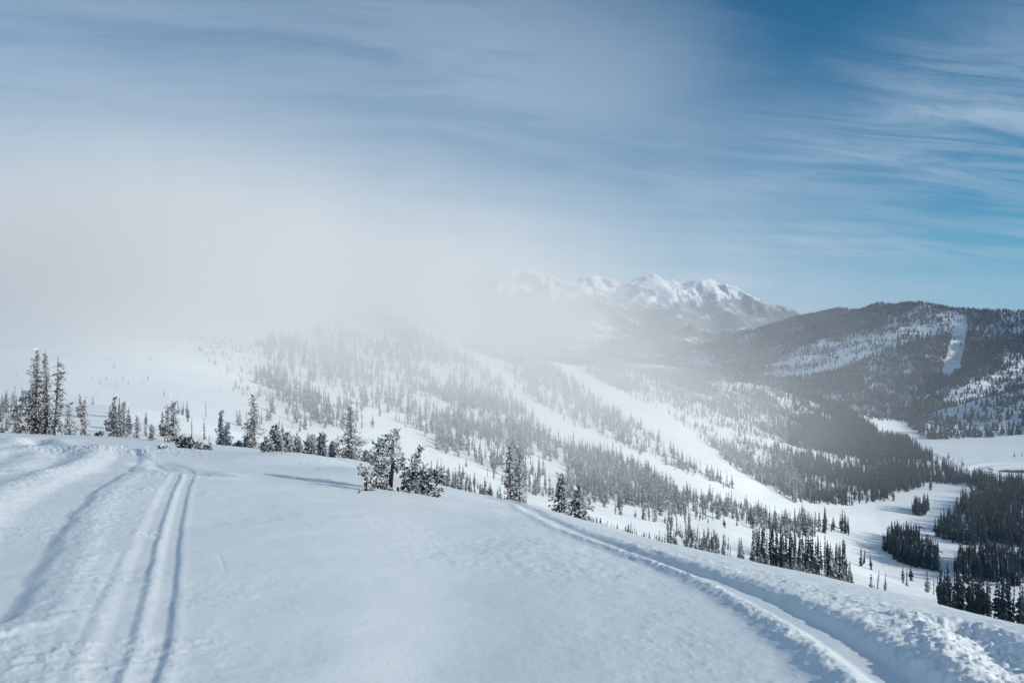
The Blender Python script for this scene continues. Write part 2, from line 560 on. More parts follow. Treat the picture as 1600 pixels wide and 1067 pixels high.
    for (pu, pv, rx, ry) in ((130, 800, 0.8, 3.0), (60, 740, 2.2, 3.0), (150, 770, 1.0, 2.0), (25, 830, 0.8, 2.4)):
        gx, gy = ground_near(pu, pv)
        pm = np.exp(-(((x - gx) / rx) ** 2 + ((y - gy) / ry) ** 2))
        z += pm * 0.012 * np.maximum(lump + 0.25 * lumpb, 0.0)
    # wind drifts by the krummholz
    for (pu, pv, rx, ry, h) in ((486, 729, 2.6, 1.8, 0.42), (560, 732, 3.0, 1.4, 0.30), (660, 786, 2.4, 1.6, 0.22), (590, 752, 2.0, 2.4, 0.35), (690, 778, 2.2, 2.0, 0.25), (300, 712, 3.0, 1.5, 0.22), (430, 726, 2.6, 1.4, 0.25)):
        gx, gy = ground_near(pu, pv)
        z += h * np.exp(-(((x - gx) / rx) ** 2 + ((y - gy) / ry) ** 2))
    return z


def near_height(x, y):
    x = np.asarray(x, float); y = np.asarray(y, float)
    d = np.hypot(x, y)
    return terrain(x, y) + near_relief(x, y) * sstep(d, 1.2, 3.0) * (1 - sstep(d, 110, 140))


def polar_mesh():
    az_ = np.concatenate((np.linspace(-np.pi, R(-41), 40)[:-1], np.linspace(R(-41), R(-33), 40)[:-1], np.linspace(R(-33), R(33), 1060), np.linspace(R(33), R(41), 40)[1:], np.linspace(R(41), np.pi, 40)[1:-1]))
    rad = np.concatenate((np.linspace(0.4, 3.6, 10)[:-1], np.geomspace(3.6, 30, 420)[:-1], np.geomspace(30, 160, 190)))
    A, D = np.meshgrid(az_, rad)
    x, y = D * np.sin(A), D * np.cos(A)
    z = near_height(x, y)
    nr, na = A.shape
    v = np.stack((x, y, z), -1).reshape(-1, 3)
    i = np.arange(nr - 1)[:, None] * na; j = np.arange(na)[None]; j2 = (j + 1) % na
    f = np.stack((i + j, i + na + j, i + na + j2, i + j2), -1).reshape(-1, 4)
    f = f[:, ::-1]
    return v, f


v_, f_ = polar_mesh()
near_slope = link('snow_slope', mesh_from('snow_slope', v_, f_, [M_SNOW], smooth=True))
tag(near_slope, 'smooth pale blue snow slope crossed by ski grooves and a snowmobile trench', 'snow slope', kind='structure')


def grid_mesh(name, xs, ys, fn, mat):
    X, Y = np.meshgrid(xs, ys)
    Z = fn(X, Y)
    ny, nx = X.shape
    v = np.stack((X, Y, Z), -1).reshape(-1, 3)
    i = np.arange(ny - 1)[:, None] * nx; j = np.arange(nx - 1)[None]
    f = np.stack((i + j, i + j + 1, i + nx + j + 1, i + nx + j), -1).reshape(-1, 4)
    return link(name, mesh_from(name, v, f, [mat], smooth=True))


ROAD = [(1440, 700), (1468, 716), (1500, 733), (1525, 731), (1545, 726), (1600, 724), (1680, 724)]
def road_xy(pts):
    out = []
    for (u, v) in pts:
        Y = 238 * FPX / (v - HV)
        out.append(((u - CU) / FPX * Y, Y))
    return out
T_ROAD = catmull(road_xy(ROAD))


def hill_z(x, y):
    z = terrain(x, y)
    d = np.hypot(x, y)
    r = pdist(x, y, T_ROAD)
    z += (y > 1000) * (-0.9 * np.exp(-(r / 7) ** 2) + 1.8 * np.exp(-((r - 14) / 5) ** 2))
    return z - 4.0 * (1 - sstep(d, 120, 156)) - 20 * (1 - sstep(d, 60, 120))


hill = grid_mesh('hillside', np.arange(-1700, 1901, 6.5), np.arange(-200, 2750, 6.5), hill_z, M_HILL)
tag(hill, 'snowy hillside of open ski runs falling to the valley floor', 'hillside', kind='structure')


# ------------------------------------------------------------------ far ridges and mountains
def ridge_field(x, y, crests, base, seed, rough, spur, crestw=250.0, warp=20.0, fine=0.0):
    z = np.full(x.shape, float(base))
    x0, y0 = x, y
    x = x0 + warp * fbm(x0 / 330, y0 / 330, 4, seed + 21); y = y0 + warp * fbm(x0 / 330, y0 / 330, 4, seed + 31)
    dmin = np.full(x.shape, 1e9)
    for kc, (pts, fall, soft) in enumerate(crests):
        P = [P3(*p) for p in pts]
        rnd_ = 8.0 if kc < 2 or fine == 0 else 45.0
        best = np.full(x.shape, -1e9)
        for i in range(len(P) - 1):
            (x1, y1, z1), (x2, y2, z2) = P[i], P[i + 1]
            dx, dy = x2 - x1, y2 - y1
            t = np.clip(((x - x1) * dx + (y - y1) * dy) / (dx * dx + dy * dy), 0, 1)
            dd = np.hypot(x - x1 - t * dx, y - y1 - t * dy)
            zc = z1 + (z2 - z1) * t
            zc = zc - fall * (np.sqrt(dd * dd + rnd_ ** 2) - rnd_) / (1 + dd / soft) ** 0.6
            best = np.maximum(best, zc)
            dmin = np.minimum(dmin, dd)
        z = np.maximum(z, best)
    hgt = z - base
    n = ridged(x / spur, y / spur, 5, seed) - 0.45
    z = z + n * rough * sstep(hgt, 10, 200) * (0.10 + 0.90 * sstep(dmin, 20, crestw))
    if fine:
        gl = ridged(x0 / 95, y0 / 480, 4, seed + 41) - 0.4
        z = z + gl * fine * sstep(hgt, 200, 480) * (0.25 + 0.75 * sstep(dmin, 0, 160))
    return z + 3 * fbm(x / 90, y / 90, 3, seed + 9)


RIDGE = [
    ([(1120, 575, 5200), (1180, 540, 4900), (1240, 499, 4500), (1285, 490, 4200), (1310, 484, 4000), (1345, 487, 3800), (1376, 474, 3600), (1390, 478, 3550), (1440, 474, 3450), (1480, 482, 3350), (1540, 487, 3250), (1610, 486, 3150), (1800, 470, 3000), (2300, 440, 2900)], 0.36, 2500.0),
    ([(1620, 520, 2850), (1560, 562, 2650), (1510, 596, 2500), (1470, 625, 2400), (1420, 655, 2330), (1395, 672, 2280)], 0.42, 1500.0),
    ([(1800, 560, 2300), (1650, 590, 2150), (1600, 622, 2080), (1560, 652, 2020), (1520, 676, 1980)], 0.42, 1500.0),
    ([(1376, 474, 3600), (1330, 530, 3300), (1290, 580, 3000), (1270, 610, 2850)], 0.40, 2500.0),
]
def ridge_z(x, y):
    z = ridge_field(x, y, RIDGE, -262, 61, 55, 380.0)
    return np.minimum(z, 400) - 10 * (1 - sstep(y, 1700, 1950))


def far_snow_material():
    m, t, b = principled('ridge_snow', SNOW, 0.7, 0.2)
    geo = t.n('ShaderNodeNewGeometry')
    co = geo.outputs['Position']
    n1 = t.noise(co, 0.012, 6.0, 0.65)
    n2 = t.noise(co, 0.09, 4.0, 0.7)
    f = t.ramp(t.m('ADD', t.m('MULTIPLY', n1, 0.6), t.m('MULTIPLY', n2, 0.4)), 0.50, 0.62)
    t.put(b.inputs['Base Color'], t.mix(f, (0.70, 0.77, 0.84, 1), (0.45, 0.50, 0.55, 1)))
    return m


M_RIDGE = far_snow_material()
ridge = grid_mesh('ridge', np.arange(-200, 5200, 22.0), np.arange(1650, 6400, 22.0), ridge_z, M_RIDGE)
tag(ridge, 'dark forested ridge with snowy openings closing the valley', 'ridge', kind='structure')

MOUNT = [
    ([(690, 440, 7600), (760, 424, 7200), (812, 412, 7000), (835, 424, 6800), (880, 436, 6600), (905, 449, 6350), (950, 474, 6100), (990, 498, 5900), (1040, 528, 5700)], 0.62, 900.0),
    ([(860, 452, 9600), (900, 440, 9500), (925, 429, 9400), (945, 432, 9400), (972, 445, 9300), (1000, 434, 9300), (1024, 428, 9200), (1030, 436, 9150), (1062, 441, 9100), (1100, 437, 9000), (1130, 443, 8900), (1160, 452, 8800), (1190, 470, 8600), (1215, 484, 8450), (1240, 497, 8300), (1300, 505, 8200), (1500, 500, 8600), (1800, 480, 9000)], 0.80, 800.0),
    ([(925, 429, 9400), (945, 462, 8700), (960, 490, 8000)], 0.62, 900.0),
    ([(1024, 428, 9200), (1050, 465, 8400), (1075, 500, 7600), (1090, 530, 6900)], 0.60, 900.0),
    ([(1100, 437, 9000), (1135, 480, 8300), (1160, 510, 7600), (1180, 540, 6900)], 0.62, 900.0),
    ([(880, 436, 6600), (900, 480, 6100), (930, 530, 5500)], 0.6, 900.0),
    ([(100, 380, 9000), (400, 400, 9200), (690, 440, 9400)], 0.7, 900.0),
]
def mount_z(x, y):
    return ridge_field(x, y, MOUNT, -300, 81, 200, 560.0, 420.0, 80.0, 75.0)


def mountain_material():
    m, t, b = principled('mountain_rock_and_snow', SNOW, 0.8, 0.15)
    geo = t.n('ShaderNodeNewGeometry')
    pos = geo.outputs['Position']
    sp = t.n('ShaderNodeSeparateXYZ'); t.put(sp.inputs[0], pos)
    nz = t.n('ShaderNodeSeparateXYZ'); t.put(nz.inputs[0], geo.outputs['Normal'])
    n1 = t.noise(pos, 0.0026, 8.0, 0.62)
    n2 = t.noise(t.xyz(t.m('MULTIPLY', sp.outputs[0], 1.0), t.m('MULTIPLY', sp.outputs[1], 0.4), t.m('MULTIPLY', sp.outputs[2], 0.35)), 0.02, 6.0, 0.7)
    steep = t.m('ADD', nz.outputs[2], t.m('ADD', t.m('MULTIPLY', t.m('SUBTRACT', n1, 0.5), 0.35), t.m('MULTIPLY', t.m('SUBTRACT', n2, 0.5), 0.45)))
    rock = t.ramp(steep, 0.83, 0.76)
    base = t.mix(rock, (0.78, 0.84, 0.90, 1), (0.13, 0.155, 0.19, 1))
    hz = t.m('ADD', sp.outputs[2], t.m('MULTIPLY', t.m('SUBTRACT', n1, 0.5), 420.0))
    wood = t.m('MULTIPLY', t.ramp(hz, 190.0, 90.0), t.ramp(t.m('ADD', t.m('MULTIPLY', n1, 0.6), t.m('MULTIPLY', n2, 0.4)), 0.36, 0.50))
    t.put(b.inputs['Base Color'], t.mix(wood, base, (0.07, 0.085, 0.09, 1)))
    return m


M_MOUNT = mountain_material()
mount = grid_mesh('mountains', np.concatenate((np.arange(-5200, -200, 60.0), np.arange(-200, 3400, 18.0), np.arange(3400, 6500, 60.0))), np.concatenate((np.arange(5000, 9700, 22.0), np.arange(9700, 11800, 80.0))), mount_z, M_MOUNT)
tag(mount, 'distant snow covered mountains with grey rock faces', 'mountains', kind='structure')

gm = mesh_from('ground', np.array([(-13000, -1800, -305), (13000, -1800, -305), (13000, 13500, -305), (-13000, 13500, -305)], float), np.array([[0, 1, 2, 3]]), [M_HILL])
tag(link('ground', gm), 'snow covered low ground reaching to the horizon', 'ground', kind='structure')


# ------------------------------------------------------------------ trees: builders
class Soup:
    """collects triangles and quads with a material index"""
    def __init__(self):
        self.v, self.q, self.t, self.qm, self.tm = [], [], [], [], []

    def quad(self, a, b, c, d, m=0):
        n = len(self.v); self.v += [a, b, c, d]; self.q.append((n, n + 1, n + 2, n + 3)); self.qm.append(m)

    def tri(self, a, b, c, m=0):
        n = len(self.v); self.v += [a, b, c]; self.t.append((n, n + 1, n + 2)); self.tm.append(m)

    def tube(self, pts, radii, sides=6, m=0):
        base = len(self.v)
        for (p, r) in zip(pts, radii):
            for k in range(sides):
                a = 2 * math.pi * k / sides
                self.v.append((p[0] + r * math.cos(a), p[1] + r * math.sin(a), p[2]))
        for i in range(len(pts) - 1):
            for k in range(sides):
                k2 = (k + 1) % sides
                self.q.append((base + i * sides + k, base + i * sides + k2, base + (i + 1) * sides + k2, base + (i + 1) * sides + k)); self.qm.append(m)
        self.v.append(tuple(pts[-1])); top = len(self.v) - 1
        for k in range(sides):
            self.t.append((base + (len(pts) - 1) * sides + k, base + (len(pts) - 1) * sides + (k + 1) % sides, top)); self.tm.append(m)

    def limb(self, pts, radii, sides=4, m=0):
        """tube of any direction"""
        base = len(self.v)
        for i, (p, r) in enumerate(zip(pts, radii)):
            p = Vector(p)
            d = Vector(pts[min(i + 1, len(pts) - 1)]) - Vector(pts[max(i - 1, 0)])
            d = d.normalized() if d.length > 1e-6 else Vector((0, 0, 1))
            a = d.cross(Vector((0.3, 0.2, 1)) if abs(d.z) < 0.9 else Vector((1, 0, 0))).normalized(); b = d.cross(a)
            for k in range(sides):
                t = 2 * math.pi * k / sides
                self.v.append(tuple(p + a * (r * math.cos(t)) + b * (r * math.sin(t))))
        for i in range(len(pts) - 1):
            for k in range(sides):
                k2 = (k + 1) % sides
                self.q.append((base + i * sides + k, base + i * sides + k2, base + (i + 1) * sides + k2, base + (i + 1) * sides + k)); self.qm.append(m)

    def mesh(self, name, mats, smooth=False):
        q = np.array(self.q, np.int32).reshape(-1, 4); t = np.array(self.t, np.int32).reshape(-1, 3)
        return mesh_from(name, np.array(self.v, float), [q, t], mats, self.qm + self.tm, smooth)


def spray(rng, dark, rime, p, d, size, frost, n=4):
    """a tuft of needle sprays at p growing along d; frost = share of it that is rimed"""
    d = Vector(d)
    if d.length < 1e-6:
        d = Vector((0, 0, 1))
    d.normalize()
    for _ in range(n):
        j = Vector((rng.gauss(0, 1), rng.gauss(0, 1), rng.gauss(0, 0.8)))
        dirn = (d * 1.1 + j * 0.75).normalized()
        side = dirn.cross(Vector((rng.gauss(0, 1), rng.gauss(0, 1), rng.gauss(0, 1)))).normalized()
        L = size * rng.uniform(0.6, 1.25); W = size * rng.uniform(0.16, 0.32)
        o = Vector(p) + j * size * 0.22
        s = rime if rng.random() < frost else dark
        if s is rime:
            o = o + Vector((0.02, 0, 0.035)); L *= 0.9
        a = o - side * W * 0.35; b = o + side * W * 0.35
        c = o + dirn * L * 0.55 + side * W; e = o + dirn * L * 0.55 - side * W
        s.quad(tuple(a), tuple(b), tuple(c), tuple(e))
        s.tri(tuple(e), tuple(c), tuple(o + dirn * L))


def frost_at(base, dx, t):
    """rime sits thickest on the windward (+x) side and at the tips"""
    return max(0.05, min(0.95, base + 0.22 * dx + 0.10 * (t - 0.5)))


def assemble(name, loc, trunk, dark, rime, label, cat, group=None, rz=0.0, bark=None, extra=()):
    root = empty(name, loc, rz)
    tag(root, label, cat, group)
    if trunk is not None and trunk.q:
        link('trunk', trunk.mesh('trunk', [bark or M_BARK], True), root)
    if dark.q:
        link('crown', dark.mesh('crown', [M_NEEDLE]), root)
    if rime.q:
        link('frosted_foliage', rime.mesh('frosted_foliage', [M_RIME]), root)
    for nm, s, m in extra:
        link(nm, s.mesh(nm, [m], True), root)
    return root


def spruce(loc, H, W, seed, label, frost=0.55, lean=(0, 0), gap=0.0, skirt=0.0, power=0.8, group=None, dens=1.0, tilt_w=0.0, cat='tree', lowest=0.04):
    rng = random.Random(seed)
    trunk, dark, rime = Soup(), Soup(), Soup()
    n = 9
    axis = []
    for i in range(n):
        t = i / (n - 1)
        axis.append(Vector((lean[0] * H * t * t + 0.012 * H * math.sin(3 * t + seed), lean[1] * H * t * t + 0.01 * H * math.cos(4 * t + seed), -0.25 + (H + 0.25) * t)))
    r0 = 0.016 * H + 0.03
    trunk.tube([tuple(a) for a in axis], [r0 * (1 - 0.93 * i / (n - 1)) for i in range(n)], 7)

    def at(t):
        k = min(int(t * (n - 1)), n - 2); f = t * (n - 1) - k
        return axis[k].lerp(axis[k + 1], f)
    nb = int((30 + H * 22) * dens)
    ph = rng.random() * 6.28
    for i in range(nb):
        t = lowest + (0.985 - lowest) * ((i + rng.random()) / nb) ** 0.92
        if rng.random() < gap * (0.4 + 0.6 * math.sin(9 * t + ph) ** 2):
            continue
        a = rng.random() * 2 * math.pi
        prof = (1 - t) ** (power + 0.15) * (1 + skirt * max(0.0, 1 - t * 4.5)) * (0.78 + 0.30 * math.sin(14 * t + 2.3 * a + ph)) + 0.02
        L = W * 0.5 * prof * rng.uniform(0.55, 1.15)
        L *= 1 + tilt_w * math.cos(a)
        L = max(L, 0.06)
        p0 = at(t)
        rise = 0.55 * (t - 0.55)
        d0 = Vector((math.cos(a), math.sin(a), rise))
        k = max(3, int(L / 0.11))
        size = (0.13 - 0.05 * t) + 0.07 * min(L, 1.4) / 1.4 + 0.02 * rng.random()
        for j in range(k):
            s = (j + 0.7) / k
            droop = -0.30 * L * s * s * (1 - t) + 0.10 * L * s ** 3
            p = p0 + d0 * (L * s) + Vector((rng.gauss(0, .03), rng.gauss(0, .03), droop + rng.gauss(0, .03)))
            fr = frost_at(frost - 0.30 * (1 - s), math.cos(a), t)
            spray(rng, dark, rime, p, d0 + Vector((0, 0, -0.25 * (1 - t))), size, fr, 4)
    spray(rng, dark, rime, at(0.985), (0, 0, 1), 0.3, frost, 5)
    return assemble('spruce_tree', loc, trunk, dark, rime, label, cat, group)


def bush(loc, H, W, seed, label, frost=0.6, stems=7, group=None, name='spruce_shrub', flat=0.0, spikes=1):
    rng = random.Random(seed)
    trunk, dark, rime = Soup(), Soup(), Soup()
    for i in range(stems):
        a = rng.random() * 6.28
        h = H * rng.uniform(0.45, 0.85); off = W * 0.42 * rng.random() ** 0.7
        if i < spikes:
            h = H * rng.uniform(0.92, 1.0); off *= 0.5
        b = Vector((math.cos(a) * off * 0.5, math.sin(a) * off * 0.35, -0.1))
        tip = Vector((math.cos(a) * off * (1 + flat), math.sin(a) * off * 0.8, h))
        trunk.limb([tuple(b), tuple(b.lerp(tip, 0.5) + Vector((0, 0, 0.1 * h))), tuple(tip)], [0.045, 0.03, 0.01], 5)
        m = max(8, int(h * 18))
        for j in range(m):
            s = (j + 0.5) / m
            c = b.lerp(tip, s) + Vector((0, 0, 0.1 * h * 4 * s * (1 - s)))
            rr = (0.12 + W * 0.20) * (1 - s) ** 0.7 + 0.05
            for _ in range(5):
                aa = rng.random() * 6.28
                p = c + Vector((math.cos(aa) * rr * rng.random(), math.sin(aa) * rr * rng.random(), rng.gauss(0, 0.05)))
                spray(rng, dark, rime, p, (math.cos(aa) * 0.7, math.sin(aa) * 0.7, 0.5), 0.14, frost_at(frost, math.cos(aa), s), 3)
    return assemble(name, loc, trunk, dark, rime, label, 'shrub', group)


def limbs_tree(name, loc, px, stems, tufts, seed, label, cat, frost, bark, tuft=0.26, depth=0.8, group=None):
    """a wind-shaped tree given by its stems and foliage clouds in photograph pixels around its foot (px metres each)"""
    rng = random.Random(seed)
    trunk, dark, rime = Soup(), Soup(), Soup()
    for pts, r in stems:
        P = catmull([(x * px, rng.uniform(-0.15, 0.15) if i else 0.0, y * px) for i, (x, y) in enumerate(pts)], 4)
        trunk.limb([tuple(p) for p in P], [r * (1 - 0.75 * i / (len(P) - 1)) for i in range(len(P))], 6)
    for (x0, y0, x1, y1, rad, n, fr) in tufts:
        for _ in range(int(n * 0.72)):
            s = rng.random()
            c = Vector(((x0 + (x1 - x0) * s) * px, 0, (y0 + (y1 - y0) * s) * px))
            o = Vector((rng.gauss(0, 0.5) * rad * px, rng.gauss(0, 0.5) * depth, rng.gauss(0, 0.5) * rad * px))
            d = Vector(((x1 - x0) * 0.03, 0, (y1 - y0) * 0.03)) + o.normalized() * 0.7 + Vector((0, 0, -0.15))
            spray(rng, dark, rime, c + o, d, tuft * 0.48 * rng.uniform(0.7, 1.25), frost_at(fr + 0.12, o.x * 1.2, 0.5), 4)
    return assemble(name, loc, trunk, dark, rime, label, cat, group, bark=bark)


def place(u, v, sink=0.0):
    x, y = ground_near(u, v)
    z = float(near_height(np.array([x]), np.array([y]))[0])
    return (x, y, z - sink)


def pxm(loc):
    return loc[1] / FPX                      # metres per photograph pixel at that depth


# ------------------------------------------------------------------ trees standing on the near slope
NEAR = [  # foot column, foot row, apex row, width px, options, label
    (54, 676, 541, 42, dict(skirt=0.55, gap=0.08, frost=0.46, lean=(0.03, 0), tilt_w=-0.35, power=0.75), 'tallest frosted spruce of the clump by the bare snag, wide ragged skirt'),
    (72, 679, 549, 25, dict(skirt=0.5, gap=0.05, frost=0.42, power=0.42), 'narrow dark spruce between the tallest spruce and the leaning bare snag'),
    (109, 679, 628, 22, dict(frost=0.66, power=0.85), 'small frosted spruce just beside the foot of the bare snag'),
    (133, 680, 621, 15, dict(frost=0.68, power=0.8), 'slim pale spruce with a long thin tip, second past the bare snag'),
    (178, 684, 623, 15, dict(frost=0.56, power=0.6, gap=0.1), 'narrow upright spruce, darker one of a pair on the snow crest'),
    (193, 686, 629, 20, dict(frost=0.62, power=0.65), 'fuller spruce of the pair on the snow crest with frosted side'),
    (214, 688, 653, 14, dict(frost=0.7), 'short pale spruce beside the spruce pair on the crest'),
    (238, 692, 670, 13, dict(frost=0.72), 'very small whitened spruce near the start of the twin ski grooves'),
    (262, 694, 640, 13, dict(frost=0.66, power=0.6), 'thin frosted spruce leaning on a broader spruce above the low shrubs'),
    (272, 696, 632, 27, dict(frost=0.6, power=0.75), 'broad frosted spruce rising behind the low dark shrub mats'),
    (345, 698, 645, 15, dict(frost=0.52, power=0.7), 'pointed spruce with a bushy lower twin at its side'),
    (355, 699, 663, 20, dict(frost=0.55, power=0.6), 'bushy low twin beside the pointed spruce on the crest'),
    (383, 699, 682, 14, dict(frost=0.7), 'tiny frosted spruce at the foot of the lone columnar spruce'),
    (396, 702, 616, 28, dict(frost=0.56, power=0.42, gap=0.15), 'lone columnar spruce with blunt top on the snow crest'),
    (548, 721, 632, 44, dict(frost=0.60, power=0.62, skirt=0.1), 'broad cone shaped spruce white with rime at the end of the shrub row'),
    (797, 783, 697, 21, dict(frost=0.50, power=0.45, gap=0.12), 'left and darker spruce of the twin columns by the trench head'),
    (812, 786, 704, 22, dict(frost=0.66, power=0.55, gap=0.1), 'paler right hand spruce of the twin columns by the trench head'),
    (878, 806, 749, 32, dict(frost=0.50, power=0.8), 'bluish spruce standing on the trench bank beside a spreading spruce'),
    (905, 813, 767, 44, dict(frost=0.48, power=0.7, skirt=0.3), 'low spreading spruce on the trench bank with dark drooping base'),
]
for i, (u, v, top, w, kw, lab) in enumerate(NEAR):
    L = place(u, v, 0.05)
    s = pxm(L)
    kw['frost'] = kw.get('frost', 0.55) + 0.14
    spruce(L, (v - top) * s, w * s * 1.65, 100 + i, lab, dens=1.35, **kw)

# row of small wind-cut spruces and shrubs
ROW = [
    (418, 721, 695, 22, 'bushy frosted shrub at the outer end of the shrub row'),
    (432, 722, 676, 17, 'small pointed spruce inside the shrub row, pale upper half'),
    (447, 720, 679, 17, 'thin tipped small spruce, third in the shrub row'),
    (464, 718, 690, 20, 'dark little spruce with a bare leaning twig in the shrub row'),
    (485, 722, 684, 20, 'ragged spruce with a slanting top above the pale snow drift'),
    (503, 721, 679, 22, 'double topped small spruce in the middle of the shrub row'),
    (521, 719, 691, 20, 'low dense shrub against the broad rimed spruce'),
    (574, 716, 690, 20, 'dark low shrub between the broad spruce and the bent pine'),
]
for i, (u, v, top, w, lab) in enumerate(ROW):
    L = place(u, v, 0.05); s = pxm(L)
    bush(L, (v - top) * s, w * s, 300 + i, lab, frost=0.62, stems=8, spikes=2 if i == 5 else 1)

LOW = [
    (253, 706, 697, 14, 'tiny dark shrub tuft poking from the snow crest'),
    (292, 711, 694, 34, 'low dark shrub mat half buried in the snow crest'),
    (320, 708, 700, 14, 'small shrub tuft beside the buried shrub mat'),
    (372, 698, 687, 12, 'little frosted shrub between two spruces on the crest'),
    (151, 682, 675, 5, 'tiny dark seedling alone on the snow crest'),
    (157, 686, 679, 9, 'dark low tuft at the foot of the spruce pair'),
    (595, 771, 762, 16, 'low twig tuft on the snow between bent pine and dead shrub'),
]
for i, (u, v, top, w, lab) in enumerate(LOW):
    L = place(u, v, 0.04); s = pxm(L)
    bush(L, (v - top) * s, w * s, 400 + i, lab, frost=0.40, stems=9 if w > 20 else 5, flat=0.8 if w > 20 else 0.2)

# bare leaning snag
L = place(85, 683, 0.05); s = pxm(L)
rng = random.Random(7)
tr, br, ri = Soup(), Soup(), Soup()
HS = 124 * s
P = catmull([(0, 0, -0.2), (0.1, 0, 0.3 * HS), (0.2, 0, 0.62 * HS), (0.24, 0, HS)], 5)
tr.tube([tuple(p) for p in P], [0.085 * (1 - 0.8 * i / (len(P) - 1)) for i in range(len(P))], 7)
dk = Soup()
for i in range(70):
    t = 0.12 + 0.86 * rng.random()
    c = Vector((0.1 + 0.15 * t, 0, 0.99 * HS * t))
    a = rng.uniform(-0.9, 0.9) if rng.random() < 0.72 else rng.random() * 6.28
    ln = rng.uniform(0.2, 0.95) * (1.15 - 0.6 * t)
    tip = c + Vector((math.cos(a) * ln, math.sin(a) * ln, -0.5 * ln))
    mid = c.lerp(tip, 0.5) + Vector((0, 0, 0.15 * ln))
    br.limb([tuple(c), tuple(mid), tuple(tip)], [0.022, 0.016, 0.008], 4)
    for j in range(3):
        q = c.lerp(tip, rng.uniform(0.2, 1.0)) + Vector((0, 0, 0.05))
        spray(rng, dk, ri, q, tip - c, 0.13, 0.9, 1 if t > 0.6 else 2)
for i in range(90):
    t = rng.uniform(0.06, 0.8)
    spray(rng, dk, ri, (0.1 + 0.2 * t + rng.gauss(0, 0.16), rng.gauss(0, .15), HS * t), (0.4, 0, 0.2), 0.2, 0.45, 3)
assemble('dead_tree', L, tr, dk, ri, 'nearly bare leaning snag with brown trunk and drooping twigs', 'tree', extra=(('branch', br, M_BARKPALE),))

# the bent, rimed pine: a thin curved trunk carrying a wide crown on one side
L = place(609, 772, 0.05); s = pxm(L)
limbs_tree('bent_pine', L, s * 0.93,
           [([(0, -3), (2, 20), (5, 50), (4, 80), (6, 102)], 0.085), ([(5, 50), (-8, 62), (-22, 66)], 0.04), ([(4, 70), (-10, 84), (-16, 92)], 0.035), ([(4, 44), (12, 40), (24, 36)], 0.03), ([(5, 82), (10, 88), (15, 97)], 0.02)],
           [(2, 84, 6, 102, 4, 22, .55), (-22, 62, -30, 56, 8, 36, .50), (-4, 78, -20, 76, 9, 75, .62), (-12, 58, 4, 64, 10, 100, .68), (6, 70, 12, 92, 5, 36, .72), (12, 58, 20, 46, 6, 36, .62),
            (0, 46, -14, 42, 7, 45, .55), (8, 40, 28, 34, 4, 26, .55), (-4, 36, -6, 26, 4, 18, .5), (2, 90, -8, 88, 4, 24, .6), (8, 96, 9, 104, 1.5, 8, .5)],
           11, 'slender bent pine with wide rimed crown and bare lower trunk', 'tree', 0.6, M_BARK, 0.24, 0.7)
# its dead neighbours
L = place(573, 771, 0.05); s = pxm(L)
limbs_tree('dead_shrub', L, s, [([(0, -2), (0, 14), (-4, 30), (-11, 44)], 0.07), ([(0, 12), (8, 22), (10, 34)], 0.03)],
           [(-11, 43, -4, 28, 4, 34, .62), (-4, 30, 6, 22, 6, 48, .58), (2, 22, 2, 8, 5, 30, .55), (0, 3, 4, 0, 5, 22, .15)], 13, 'brown frosted dead shrub leaning outward beside the little fir', 'shrub', 0.55, M_BARK, 0.2, 0.4)
L = place(588, 770, 0.05); s = pxm(L)
limbs_tree('small_fir', L, s, [([(0, -2), (0, 20), (-1, 55)], 0.05)],
           [(-1, 56, -1, 44, 2.5, 18, .45), (-6, 44, 5, 42, 2.5, 18, .5), (-9, 32, 12, 34, 4, 44, .4), (4, 28, 11, 30, 4, 26, .3), (0, 26, -1, 8, 4, 32, .5), (-3, 18, -6, 14, 3, 14, .6)], 17, 'thin little fir with a thick dark tuft beside the dead shrub', 'tree', 0.45, M_BARK, 0.2, 0.35)
# gnarled krummholz with a long outstretched limb
L = place(648, 780, 0.08); s = pxm(L)
limbs_tree('krummholz_spruce', L, s,
           [([(0, -3), (-2, 20), (-1, 50), (8, 76)], 0.11), ([(0, 38), (14, 40), (32, 36), (43, 37)], 0.06), ([(4, 22), (16, 26), (28, 12), (35, 4)], 0.05), ([(-2, 34), (-12, 36), (-20, 34)], 0.04), ([(2, 52), (5, 66), (12, 79)], 0.03)],
           [(3, 62, 11, 78, 2.5, 28, .45), (-4, 46, 4, 62, 5, 55, .62), (-16, 36, -6, 34, 6, 50, .45), (-16, 25, -8, 26, 5, 30, .4), (10, 38, 40, 36, 3.5, 85, .34), (34, 28, 38, 34, 3.5, 34, .25), (6, 36, 22, 34, 5, 55, .42),
            (-10, 14, 8, 24, 9, 150, .68), (-12, 3, 14, 4, 6, 110, .55), (16, 22, 22, 12, 5, 55, .35), (22, 16, 36, 5, 3.2, 52, .38), (-22, 10, -14, 14, 4, 24, .25), (4, 4, 20, 2, 4, 34, .25)],
           19, 'gnarled dark krummholz spruce stretching one long limb sideways over the snow', 'tree', 0.5, M_BARK, 0.25, 0.75)
L = place(560, 772, 0.02); s = pxm(L)
limbs_tree('twig', L, s, [([(0, -1), (0, 4), (-1, 9)], 0.02)], [(0, 0, 0, 5, 1, 5, .3)], 23, 'short twig sticking out of the snow before the dead shrub', 'twig', 0.3, M_BARK, 0.12, 0.1)

